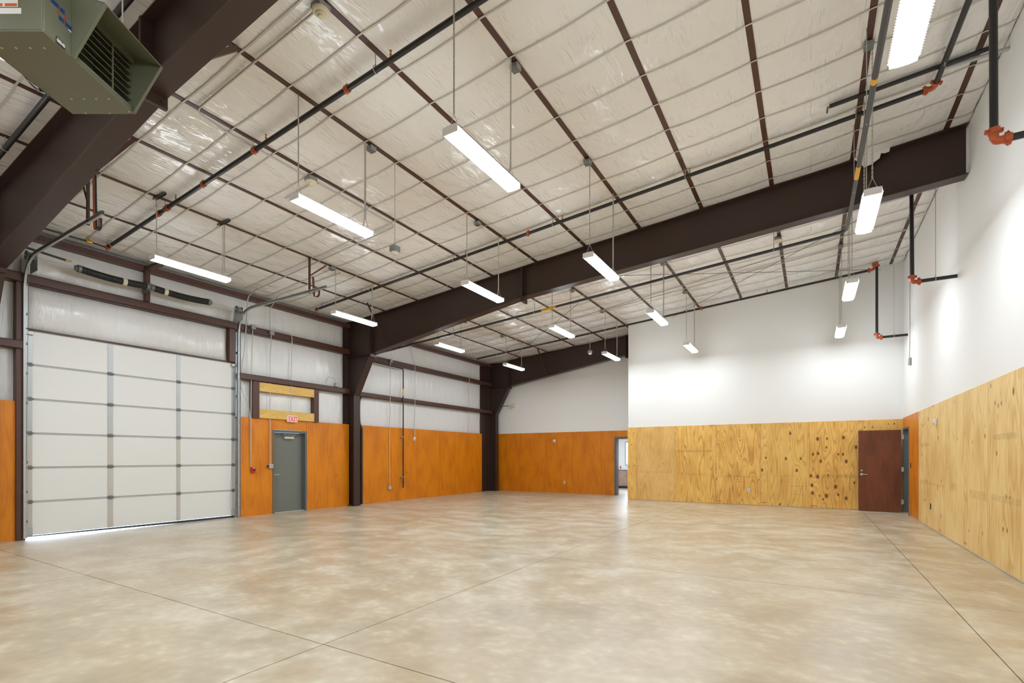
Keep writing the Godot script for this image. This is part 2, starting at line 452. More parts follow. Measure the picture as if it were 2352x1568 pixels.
func build_shell() -> void:
	# --- floor: slabs parted by saw-cut joints
	var fl := thing("floor", "sealed mottled beige concrete floor with saw-cut joints", "floor", Vector3.ZERO, "", "structure")
	bpart(fl, "joint_base", Vector3(-12.3, -0.3, -23.6), Vector3(4.2, -0.02, 5.7), M.groove)
	var xs := [-12.3, -7.65, -3.24, 1.17, 4.2]
	var zs := [5.7, 1.33, -2.555, -6.45, -10.34, -14.2, -18.3, -23.6]
	for i in xs.size() - 1:
		for j in zs.size() - 1:
			var s := new_st()
			var a := Vector3(xs[i] + 0.0045, 0, zs[j] - 0.0045)
			var b := Vector3(xs[i + 1] - 0.0045, 0, zs[j + 1] + 0.0045)
			var uv := func(p: Vector3) -> Vector2: return Vector2((p.x + 12.3) / 16.5, (5.7 - p.z) / 29.3)
			var q := [a, Vector3(b.x, 0, a.z), b, Vector3(a.x, 0, b.z)]
			quad(s, q[0], q[1], q[2], q[3], Vector3.UP, uv.call(q[0]), uv.call(q[1]), uv.call(q[2]), uv.call(q[3]))
			for k in 4:
				var p: Vector3 = q[k]
				var r: Vector3 = q[(k + 1) % 4]
				quad(s, p, r, r - Vector3(0, 0.02, 0), p - Vector3(0, 0.02, 0), (r - p).cross(Vector3.UP).normalized(), uv.call(p), uv.call(r), uv.call(r), uv.call(p))
			part(fl, "slab", s, M.floor)
	# --- left wall: sheeting, girts, insulation, stained plywood
	var wl := thing("wall_left", "insulated metal wall with brown girts and orange-stained plywood wainscot", "wall", Vector3.ZERO, "", "structure")
	for q in [[-3.12, 5.6, 0.0, 5.8], [-6.84, -3.12, 3.70, 5.8], [-7.79, -6.84, 0.0, 5.8], [-8.80, -7.79, 2.14, 5.8], [-18.7, -8.80, 0.0, 5.8]]:
		bpart(wl, "sheeting", Vector3(-12.12, q[2], q[0]), Vector3(-11.97, q[3], q[1]), M.outer)
	for q in [[-10.22, -2.64, 4.5, 4.66], [-10.22, -6.87, 3.335, 3.48], [-17.93, -10.46, 4.48, 4.63], [-17.93, -10.46, 3.31, 3.44], [-3.05, -2.64, 3.335, 3.48], [-2.41, 5.5, 4.5, 4.66], [-2.41, 5.5, 3.335, 3.48]]:
		var s := new_st()
		box(s, Vector3(-11.95, q[2], q[0]), Vector3(-11.77, q[2] + 0.012, q[1]))
		box(s, Vector3(-11.782, q[2], q[0]), Vector3(-11.77, q[3], q[1]), 0.003)
		box(s, Vector3(-11.84, q[3] - 0.01, q[0]), Vector3(-11.77, q[3], q[1]))
		part(wl, "girt", s, M.girt)
	for q in [[-10.22, -2.64], [-17.93, -10.46], [-2.41, 5.5]]:
		var s := new_st()
		box(s, Vector3(-11.95, 5.29, q[0]), Vector3(-11.74, 5.40, q[1]), 0.004)
		part(wl, "eave_strut", s, M.girt)
	# door bay framing
	for q in [[-3.09, -2.97, 0.0, 4.5], [-6.80, -6.665, 3.72, 4.5], [-7.41, -7.24, 2.42, 3.335], [-9.16, -9.0, 2.42, 3.335]]:
		var s := new_st()
		box(s, Vector3(-11.95, q[2], q[0]), Vector3(-11.80, q[3], q[1]), 0.004)
		part(wl, "framing_post", s, M.girt)
	var sp := new_st()
	box(sp, Vector3(-11.84, 4.66, -4.98), Vector3(-11.72, 5.29, -4.90), 0.004)
	box(sp, Vector3(-11.72, 5.30, -5.0), Vector3(-11.2, 5.36, -4.88), 0.004)
	part(wl, "framing_post", sp, M.girt)
	bpart(wl, "door_header", Vector3(-11.95, 3.705, -6.84), Vector3(-11.87, 3.735, -3.09), M.girt, 0.004)
	for q in [[3.10, 3.32], [2.43, 2.655]]:
		var s := new_st()
		box(s, Vector3(-11.93, q[0], -9.0), Vector3(-11.80, q[1], -7.41), 0.003)
		quad(s, Vector3(-11.798, q[0], -7.41), Vector3(-11.798, q[0], -9.0), Vector3(-11.798, q[1], -9.0), Vector3(-11.798, q[1], -7.41), Vector3(1, 0, 0), Vector2(0.0, 0.0), Vector2(0.0, 1.0), Vector2(0.6, 1.0), Vector2(0.6, 0.0))
		part(wl, "framing_lumber", s, M.lumber)
	var n := 0
	for q in [[-10.10, -2.64, 4.66, 5.42, 0.06], [-6.665, -3.09, 3.74, 4.5, 0.11], [-10.10, -6.85, 3.48, 4.5, 0.05], [-7.24, -6.86, 2.38, 3.335, 0.03], [-9.0, -7.41, 2.62, 3.13, 0.03], [-10.10, -9.16, 2.38, 3.335, 0.04],
			[-17.26, -10.74, 4.63, 5.42, 0.05], [-17.26, -10.74, 3.44, 4.48, 0.05], [-17.26, -10.74, 2.38, 3.31, 0.04], [-2.97, -2.64, 2.38, 4.5, 0.03], [5.5, -2.41, 4.66, 5.42, 0.06], [5.5, -2.41, 3.48, 4.5, 0.06], [5.5, -2.41, 2.38, 3.335, 0.05]]:
		wall_pillow(wl, q[0], q[1], q[2], q[3], q[4], 300 + n * 5); n += 1
	var st: Array = M.stained
	var px := -11.85
	ply(wl, "x", px, -3.02, -2.64, 0, 2.43, st[0], Rect2(0.5, 0, 0.35, 1))
	ply(wl, "x", px, -2.41, -1.2, 0, 2.43, st[1]); ply(wl, "x", px, -1.2, 0.02, 0, 2.43, st[2]); ply(wl, "x", px, 0.02, 1.24, 0, 2.43, st[3]); ply(wl, "x", px, 1.24, 2.46, 0, 2.43, st[0]); ply(wl, "x", px, 2.46, 5.5, 0, 2.43, st[1])
	ply(wl, "x", px, -6.87, -7.79, 0, 2.43, st[3], Rect2(0.1, 0, 0.75, 1))
	ply(wl, "x", px, -7.79, -8.80, 2.15, 2.43, st[2], Rect2(0, 0, 0.8, 0.12))
	ply(wl, "x", px, -8.80, -9.5, 0, 2.43, st[0], Rect2(0, 0, 0.57, 1))
	ply(wl, "x", px, -9.5, -10.26, 0, 2.43, st[1], Rect2(0.35, 0, 0.62, 1))
	var z := -10.80
	var k := 0
	while z > -17.26:
		var e := maxf(z - 1.22, -17.27)
		ply(wl, "x", px, z, e, 0, 2.43, st[k % 4], Rect2(0, 0, (z - e) / 1.22, 1)); z = e; k += 1
	# --- far wall: painted board over stained plywood, doorway at its right end
	var wb := thing("wall_back", "white far wall above dark orange-stained plywood with an open doorway", "wall", Vector3.ZERO, "", "structure")
	var s := new_st()
	prism(s, PackedVector2Array([Vector2(-12.0, 0), Vector2(-6.42, 0), Vector2(-6.42, 2.17), Vector2(-5.2, 2.17), Vector2(-5.2, 0), Vector2(3.9, 0), Vector2(3.9, 7.0), Vector2(-12.0, 5.65)]), -18.52, -18.35)
	part(wb, "gypsum_board", s, M.gyp)
	bpart(wb, "board_joint", Vector3(-6.435, 2.44, -18.352), Vector3(-6.423, 5.6, -18.345), M.gyp)
	var xx := -11.86
	k = 1
	while xx < -6.45:
		var e := minf(xx + 1.22, -6.43)
		ply(wb, "z", -18.33, xx, e, 0, 2.46, st[k % 4], Rect2(0, 0, (e - xx) / 1.22, 1)); xx = e; k += 1
	ply(wb, "z", -18.33, -6.43, -5.2, 2.22, 2.46, st[2], Rect2(0, 0, 1, 0.1))
	# --- partition: white above pine plywood
	var wp := thing("wall_partition", "tall white partition wall above a knotty pine plywood wainscot", "wall", Vector3.ZERO, "", "structure")
	s = new_st()
	prism(s, PackedVector2Array([Vector2(-5.36, 0), Vector2(XR + 0.02, 0), Vector2(XR + 0.02, roof(XR) + 0.1), Vector2(-5.36, roof(-5.36) + 0.1)]), -18.34, -16.64)
	part(wp, "gypsum_board", s, M.gyp)
	var pj := [-5.38, -5.07, -3.81, -2.55, -1.30, -0.05, 1.21, 2.08]
	for i in pj.size() - 1:
		ply(wp, "z", -16.62, pj[i], pj[i + 1], 0.012, 2.46, M.pine[[0, 1, 2, 3, 4, 5, 0][i]], Rect2(0, 0, clampf((pj[i + 1] - pj[i]) / 1.25, 0, 1) if i != 6 else 0.7, 1))
	# --- right wall: white above pale pine plywood, doorway near the corner
	var wr := thing("wall_right", "white right wall above pale pine plywood with a stained end strip", "wall", Vector3.ZERO, "", "structure")
	for q in [[-15.68, 5.6, 0.0, 7.0], [-16.60, -15.68, 2.19, 7.0], [-18.4, -16.60, 0.0, 7.0]]:
		bpart(wr, "gypsum_board", Vector3(XR, q[2], q[0]), Vector3(XR + 0.14, q[3], q[1]), M.gyp)
	var rj := [-14.39, -13.05, -11.78, -10.51, -9.24, -7.97, -6.70, -5.43, -4.16, -2.89, -1.62, -0.35, 0.92, 2.19, 3.46, 5.5]
	for i in rj.size() - 1:
		ply(wr, "-x", 2.08, rj[i], rj[i + 1], 0.022, 2.485, M.pine[[6, 7, 8, 9, 6, 8, 7][i % 7]])
	ply(wr, "-x", 2.08, -15.68, -14.39, 0.022, 2.485, st[1]); ply(wr, "-x", 2.08, -16.6, -15.68, 2.22, 2.485, st[3], Rect2(0, 0, 0.8, 0.12))
	# --- wall behind the camera, roof deck
	solid("wall_front", box_st(Vector3(-12.12, 0, 5.5), Vector3(2.24, 7.0, 5.65)), M.gyp, "plain white wall closing the hall opposite the partition", "wall", "", "structure")

func box_st(a: Vector3, b: Vector3, ch := 0.0) -> SurfaceTool:
	var s := new_st(); box(s, a, b, ch); return s

func purlin_xs() -> Array:
	var o := []
	for k in 11: o.append(1.822 - 1.2205 * k)
	return o

func build_ceiling() -> void:
	var c := thing("ceiling", "sloping roof of wrinkled white vinyl insulation between brown purlins", "ceiling", Vector3.ZERO, "", "structure")
	var s := new_st()
	prism(s, PackedVector2Array([Vector2(-12.3, roof(-12.3) + 0.26), Vector2(4.2, roof(4.2) + 0.26), Vector2(4.2, roof(4.2) + 0.4), Vector2(-12.3, roof(-12.3) + 0.4)]), -18.7, 5.8)
	part(c, "roof_deck", s, M.outer)
	var px := purlin_xs()
	var bays := [[5.5, -2.527], [-2.527, -10.34], [-10.34, -18.35]]
	for x in px:
		for b in bays:
			var p := new_st()
			var y := roof(x)
			box(p, Vector3(x - 0.036, y - 0.002, b[1] + 0.004), Vector3(x + 0.036, y + 0.006, b[0] - 0.004), 0.002)
			box(p, Vector3(x + 0.028, y, b[1] + 0.004), Vector3(x + 0.036, y + 0.2, b[0] - 0.004))
			box(p, Vector3(x + 0.03, y + 0.194, b[1] + 0.004), Vector3(x + 0.09, y + 0.2, b[0] - 0.004))
			part(c, "purlin", p, M.purlin)
	# insulation panels: one strip between each pair of purlins in each bay
	var edges := [XR - 0.01]
	edges.append_array(px); edges.append(-11.9)
	var n := noise(401, 1.0, 3)
	var r := noise(409, 1.0, 3, FastNoiseLite.FRACTAL_RIDGED)
	for i in edges.size() - 1:
		var x0: float = edges[i] - (0.0 if i == 0 else 0.026)
		var x1: float = edges[i + 1] + (0.03 if i < edges.size() - 2 else 0.0)
		for b in bays:
			var amp := 0.024 if b[1] < -12.0 else 0.010
			var f := func(u: float, v: float) -> Array:
				var z: float = lerpf(b[0], b[1], v)
				var wob := 0.010 * n.get_noise_2d(z * 2.2, x0 * 9.0)
				var x := lerpf(x0 + wob, x1 - wob, u)
				var ph: float = (z + 3.84) / 0.613
				ph -= floor(ph)
				var across := pow(sin(PI * clampf(u, 0.0, 1.0)), 0.55)
				var pil := pow(sin(PI * ph), 0.8)
				var ends := smoothstep(0.0, 0.45, minf(b[0] - z, z - b[1]))
				var d := -0.006 + across * (0.018 + ends * (amp + 0.006 * n.get_noise_2d(x * 0.9, z * 0.9)) * pil)
				d += across * ends * 0.006 * r.get_noise_2d(x * 2.6, z * 0.7)
				return [Vector3(x, roof(x) - d, z), Vector2(x / 4.2, z / 7.6)]
			part(c, "insulation_panel", sheet(18, int(absf(b[0] - b[1]) / 0.055), f, Vector3.DOWN), M.vinyl)
	# banding straps across the bays, sagging between purlins
	var k := -14
	while -3.84 - 0.613 * k > -18.2:
		var z := -3.84 - 0.613 * k
		k += 1
		if z > 5.3: continue
		var near := false
		for fz in FRAMES: near = near or absf(z - fz) < 0.09
		if near: continue
		var xe := -11.75
		var stp := new_st()
		var pts := []
		for i in edges.size() - 1:
			for j in 6:
				var u := j / 6.0
				var x := lerpf(edges[i], maxf(edges[i + 1], xe), u)
				pts.append(Vector3(x, roof(x) - 0.008 - 0.024 * pow(sin(PI * u), 0.7), z + 0.012 * n.get_noise_2d(x * 0.7, z * 3.0)))
		pts.append(Vector3(xe, roof(xe) - 0.006, z))
		for i in pts.size() - 1:
			var a: Vector3 = pts[i]
			var b: Vector3 = pts[i + 1]
			var hw := Vector3(0, 0, 0.0105)
			for d in [[0.0, -1.0], [0.0016, 1.0]]:
				var o := Vector3(0, d[0], 0)
				quad(stp, a + o - hw, b + o - hw, b + o + hw, a + o + hw, Vector3(0, d[1], 0))
			for d in [-1.0, 1.0]:
				quad(stp, a + hw * d, b + hw * d, b + hw * d + Vector3(0, 0.0016, 0), a + hw * d + Vector3(0, 0.0016, 0), Vector3(0, 0, d))
		part(c, "strap", stp, M.strap)

func build_frames() -> void:
	var names := ["brown steel roof frame with the unit heater hung beside it", "brown steel roof frame crossing the middle of the hall", "brown steel roof frame standing against the far white wall"]
	for i in 3:
		var zc: float = FRAMES[i]
		var g := thing("steel_frame", names[i], "steel frame", Vector3.ZERO, "rigid steel frames")
		var xe := 2.075 if i < 2 else -5.37
		var ye := 5.245 + (5.84 - 5.245) * (xe + 5.88) / (2.08 + 5.88)
		var w := 0.23
		# column: web, inner and outer flange, haunch
		var s := new_st()
		prism(s, PackedVector2Array([Vector2(-11.93, 0.0), Vector2(-11.61, 0.0), Vector2(-11.61, 3.27), Vector2(-10.95, 4.43), Vector2(-10.95, roof(-10.95) - 0.01), Vector2(-11.93, roof(-11.93) - 0.01)]), zc - 0.006, zc + 0.006)
		strip(s, [Vector2(-11.607, 0.0), Vector2(-11.607, 3.27), Vector2(-10.955, 4.43)], zc, w, 0.016)
		strip(s, [Vector2(-11.94, 0.0), Vector2(-11.94, roof(-11.94) - 0.02)], zc, w, 0.014)
		box(s, Vector3(-11.96, 0.0, zc - w * 0.6), Vector3(-11.57, 0.02, zc + w * 0.6))
		part(g, "column", s, M.steel)
		var zz0: float = [-2.66, -10.83, -18.33][i]
		var zz1: float = [-2.2, -10.10, -17.26][i]
		part(g, "outer_plate", box_st(Vector3(-11.965, 0.0, zz0), Vector3(-11.940, 5.42, zz1)), M.steel)
		s = new_st()
		cbox(s, Vector3(-11.45, 4.43, zc), Vector3(0.48, 0.006, w * 0.46))
		part(g, "stiffener", s, M.steel)
		s = new_st()
		cbox(s, Vector3(-11.45, roof(-11.45) - 0.012, zc), Vector3(0.48, 0.008, w * 0.5), 0.0, Basis(Vector3(0, 0, 1), atan(RS)))
		part(g, "stiffener", s, M.steel)
		# rafter: web with flanges, deeper towards the eave
		s = new_st()
		var poly := PackedVector2Array([Vector2(-10.94, 4.44), Vector2(-5.88, 5.245)])
		if xe > -5.8: poly.append(Vector2(xe, ye))
		var xr := maxf(xe, -5.88)
		poly.append(Vector2(xr, roof(xr) - 0.012)); poly.append(Vector2(-10.94, roof(-10.94) - 0.012))
		prism(s, poly, zc - 0.006, zc + 0.006)
		var bot := [Vector2(-10.94, 4.44), Vector2(-5.88, 5.245)]
		if xe > -5.8: bot.append(Vector2(xe, ye))
		strip(s, bot, zc, w, 0.016)
		strip(s, [Vector2(-10.94, roof(-10.94) - 0.02), Vector2(xr, roof(xr) - 0.02)], zc, w, 0.014)
		part(g, "rafter", s, M.steel)
		for x in ([-5.88] if xe > -5.8 else [-5.87]):
			s = new_st()
			for e in [-0.012, 0.012]:
				box(s, Vector3(x + e - 0.011, 5.13, zc - w * 0.55), Vector3(x + e + 0.011, roof(x) - 0.02, zc + w * 0.55), 0.002)
			for zz in [-0.075, 0.075]:
				for yy in [5.18, 5.32, 5.75]:
					lathe(s, Vector3(x + 0.023, yy, zc + zz), Vector3.RIGHT, [Vector2(0.018, 0), Vector2(0.018, 0.014), Vector2(0, 0.014)], 6)
					lathe(s, Vector3(x - 0.023, yy, zc + zz), Vector3.LEFT, [Vector2(0.018, 0), Vector2(0.018, 0.014), Vector2(0, 0.014)], 6)
			part(g, "splice_plate", s, M.steel)
		s = new_st()
		for e in [-0.03, 0.015]: box(s, Vector3(-10.945 + e, 4.36, zc - w * 0.5), Vector3(-10.945 + e + 0.018, roof(-10.945) - 0.02, zc + w * 0.5), 0.002)
		part(g, "knee_plate", s, M.steel)
		# flange braces from purlin to bottom flange
		for q in ([[-7.94, -1], [-5.5, -1], [-10.38, 1]] if i == 0 else ([[-10.25, 1]] if i == 1 else [[-9.16, 1]])):
			var x: float = q[0]
			var yb := 4.44 + (5.245 - 4.44) * (x + 10.94) / 5.06
			if x > -5.88: yb = 5.245 + 0.0747 * (x + 5.88)
			var a := Vector3(x, roof(x), zc + q[1] * (0.68 if i == 0 else 0.86))
			var b := Vector3(x + (0.42 if q[1] < 0 else 0.0), yb + (0.05 if q[1] < 0 else 0.02), zc + q[1] * 0.10)
			var d := b - a
			s = new_st()
			var bs := Basis.looking_at(d.normalized(), Vector3.RIGHT)
			cbox(s, (a + b) / 2, Vector3(0.003, 0.028, d.length() / 2), 0.0, bs)
			cbox(s, (a + b) / 2 + bs.y * 0.026 + bs.x * 0.022, Vector3(0.025, 0.003, d.length() / 2), 0.0, bs)
			part(g, "flange_brace", s, M.purlin)

# ------------------------------------------------------------------ overhead door and its hardware
func build_overhead_door() -> void:
	var d := thing("door_1", "white sectional overhead door with galvanized stiles, daylight under its bottom edge", "door", Vector3.ZERO, "", "structure")
	var y0 := 0.045
	var hs := 0.6105
	var stz := [[-3.205, -3.125], [-4.405, -4.315], [-5.635, -5.56], [-6.835, -6.765]]
	for k in 6:
		var y := y0 + k * hs
		var s := new_st()
		box(s, Vector3(-11.945, y + 0.012, -6.838), Vector3(-11.902, y + hs - 0.012, -3.122), 0.004)
		var sec := part(d, "section", s, M.doorwhite)
		s = new_st()
		box(s, Vector3(-11.94, y + hs - 0.026, -6.838), Vector3(-11.90, y + hs - 0.014, -3.122), 0.003)
		box(s, Vector3(-11.94, y + hs - 0.009, -6.838), Vector3(-11.898, y + hs + 0.006, -3.122), 0.003)
		box(s, Vector3(-11.944, y + hs - 0.03, -6.838), Vector3(-11.93, y + hs + 0.03, -3.122))
		part(sec, "meeting_rail", s, M.rail)
		for j in 4:
			s = new_st()
			var q: Array = stz[j]
			box(s, Vector3(-11.903, y + 0.02, q[0]), Vector3(-11.893, y + hs - 0.03, q[1]), 0.002)
			for e in 4:
				cbox(s, Vector3(-11.892, y + 0.1 + e * 0.13, q[1] - 0.022), Vector3(0.004, 0.007, 0.007), 0.002)
			part(sec, "stile", s, M.galv if k > 2 else M.zinc)
			if k > 0:
				s = new_st()
				cbox(s, Vector3(-11.888, y, (q[0] + q[1]) / 2), Vector3(0.008, 0.035, 0.036), 0.003)
				tube(s, [Vector3(-11.878, y, q[0] - 0.012), Vector3(-11.878, y, q[1] + 0.012)], 0.011, 8)
				part(sec, "hinge", s, M.galvdark)
	var top := new_st()
	for q in [[-3.21, -3.09], [-6.87, -6.75]]:
		cbox(top, Vector3(-11.87, 3.65, (q[0] + q[1]) / 2), Vector3(0.03, 0.03, 0.06), 0.004)
		cbox(top, Vector3(-11.885, 0.13, (q[0] + q[1]) / 2), Vector3(0.006, 0.08, 0.055), 0.002)
	part(d, "corner_bracket", top, M.galv)
	# bottom seal hangs unevenly: a gap on the left lets daylight in
	var s := new_st()
	prism(s, PackedVector2Array([Vector2(3.122, 0.05), Vector2(3.122, 0.034), Vector2(5.6, 0.002), Vector2(6.838, 0.002), Vector2(6.838, 0.05)]), -11.94, -11.905)
	var m := part(d, "bottom_seal", s, M.seal)
	m.transform = Transform3D(Basis(Vector3(0, 0, -1), Vector3(0, 1, 0), Vector3(1, 0, 0)), Vector3.ZERO)
	# tracks
	for side in 2:
		var z := -3.085 if side == 0 else -6.88
		var yt := 4.9 if side == 0 else 4.96
		var t := thing("door_track", ["galvanized door track curving up beside the dark corner column", "galvanized door track rising between the overhead door and the pull station"][side], "track", Vector3.ZERO, "overhead door tracks")
		var path := fillet([Vector3(-11.79, 0.03, z), Vector3(-11.79, yt, z), Vector3(-8.62, yt + 0.02, z)], 0.62, 12)
		s = new_st(); rail(s, path, 0.058, 0.03, z); part(t, "track", s, M.galv)
		s = new_st()
		box(s, Vector3(-11.88, 0.02, z - 0.055), Vector3(-11.872, 4.92, z + 0.045), 0.001)
		box(s, Vector3(-11.88, 0.02, z + (0.04 if side == 0 else -0.055)), Vector3(-11.80, 4.92, z + (0.045 if side == 0 else -0.05)), 0.001)
		part(t, "track_angle", s, M.galv)
		for e in 9:
			part(t, "bracket", box_st(Vector3(-11.87, 0.3 + e * 0.52, z - 0.03), Vector3(-11.77, 0.34 + e * 0.52, z + 0.03), 0.003), M.galvdark)
		var hx := -9.17
		s = new_st(); box(s, Vector3(hx - 0.018, yt - 0.02, z - 0.018), Vector3(hx + 0.018, roof(hx), z + 0.018), 0.002)
		part(t, "hanger_post", s, M.purlin)
		s = new_st()
		var hk := fillet([Vector3(hx + 0.02, roof(hx) - 0.02 if side == 0 else yt + 0.35, z - 0.07), Vector3(hx + 0.06, yt - 0.1, z - 0.07), Vector3(hx + 0.22, yt - 0.1, z - 0.07), Vector3(hx + 0.22, yt + 0.06, z - 0.07)], 0.1, 6)
		ribbon(s, hk, 0.05); part(t, "hanger_strap", s, M.black)
		s = new_st(); ribbon(s, hk.map(func(p: Vector3) -> Vector3: return p + Vector3(0.004, 0.006, 0.012)), 0.014); part(t, "orange_stripe", s, M.orange)
		tpart(t, "diagonal_brace", [Vector3(hx, yt + 0.35, z), Vector3(hx, roof(hx) - 0.03, z - 0.42)] if side == 1 else [Vector3(hx, yt + 0.3, z), Vector3(hx - 0.25, roof(hx - 0.25) - 0.03, z)], 0.014, M.purlin, 0.0, 6)
	# torsion spring shaft
	var sh := thing("torsion_spring_shaft", "long torsion spring shaft with two black springs above the overhead door", "spring shaft")
	var c := Vector3(-11.52, 4.905, 0)
	tpart(sh, "shaft", [c + Vector3(0, 0, -3.0), c + Vector3(0, 0, -6.78)], 0.0135, M.galv)
	for q in [[-3.75, -4.84], [-4.93, -6.03]]:
		s = new_st()
		var pts := []
		for k in 9: pts.append(c + Vector3(0, -0.028 * sin(PI * k / 8.0), lerpf(q[0], q[1], k / 8.0)))
		tube(s, pts, 0.062, 16)
		var turns := 46
		for k in turns:
			var u := (k + 0.5) / turns
			lathe(s, c + Vector3(0, -0.028 * sin(PI * u), lerpf(q[0], q[1], u)), Vector3(0, 0, 1), [Vector2(0.061, -0.008), Vector2(0.067, -0.003), Vector2(0.067, 0.003), Vector2(0.061, 0.008)], 12)
		var spr := part(sh, "spring", s, M.spring)
		for u in ([0.64] if q[0] > -4.0 else [0.22]):
			s = new_st(); lathe(s, c + Vector3(0, -0.028 * sin(PI * u), lerpf(q[0], q[1], u)), Vector3(0, 0, 1), [Vector2(0.0, -0.035), Vector2(0.069, -0.035), Vector2(0.069, 0.035), Vector2(0.0, 0.035)], 18)
			part(spr, "white_band", s, M.cream)
		for e in [[q[0], 1.0], [q[1], -1.0]]:
			s = new_st(); lathe(s, c + Vector3(0, 0, e[0]), Vector3(0, 0, e[1]), [Vector2(0.0, -0.02), Vector2(0.068, -0.02), Vector2(0.07, 0.025), Vector2(0.05, 0.045), Vector2(0.045, 0.07), Vector2(0.0, 0.07)], 18)
			part(spr, "cone", s, M.galvdark)
	part(sh, "centre_bracket", box_st(c + Vector3(-0.3, -0.09, -4.90), c + Vector3(0.02, 0.09, -4.87), 0.004), M.galvdark)
	for zz in [-3.08, -6.72]:
		s = new_st(); lathe(s, c + Vector3(0, 0, zz), Vector3(0, 0, -1), [Vector2(0.0, -0.06), Vector2(0.085, -0.06), Vector2(0.085, -0.05), Vector2(0.066, -0.045), Vector2(0.062, 0.045), Vector2(0.075, 0.05), Vector2(0.075, 0.06), Vector2(0, 0.06)], 20)
		part(sh, "cable_drum", s, M.galvdark)
		part(sh, "end_bracket", box_st(c + Vector3(-0.32, -0.22, zz - 0.09), c + Vector3(0.03, 0.08, zz - 0.08), 0.002), M.galv)
		tpart(sh, "lift_cable", [c + Vector3(-0.07, 0, zz), Vector3(-11.85, 0.2, zz - 0.02 * signf(zz + 5))], 0.0035, M.galvdark, 0.0, 5)

# open C rail swept along a path in the plane z = const
func rail(s: SurfaceTool, path: Array, w: float, dp: float, z: float) -> void:
	for i in path.size() - 1:
		var a: Vector3 = path[i]
		var b: Vector3 = path[i + 1]
		var d := b - a
		if d.length() < 1e-4: continue
		var bs := Basis(d.normalized(), Vector3(0, 0, 1).cross(d.normalized()).normalized(), Vector3(0, 0, 1))
		var c := (a + b) / 2
		var L := d.length() / 2 + 0.004
		cbox(s, c, Vector3(L, w / 2, 0.0015), 0.0, bs)
		for e in [-1.0, 1.0]:
			cbox(s, c + bs.y * e * w / 2 + bs.z * dp / 2, Vector3(L, 0.0015, dp / 2), 0.0, bs)
			cbox(s, c + bs.y * e * (w / 2 - 0.008) + bs.z * dp, Vector3(L, 0.008, 0.0015), 0.0, bs)

func ribbon(s: SurfaceTool, pts: Array, w: float) -> void:
	for i in pts.size() - 1:
		var a: Vector3 = pts[i]
		var b: Vector3 = pts[i + 1]
		var d := b - a
		if d.length() < 1e-4: continue
		var bs := Basis(d.normalized(), Vector3(0, 0, 1).cross(d.normalized()).normalized(), Vector3(0, 0, 1))
		cbox(s, (a + b) / 2, Vector3(d.length() / 2 + 0.002, 0.002, w / 2), 0.0, bs)

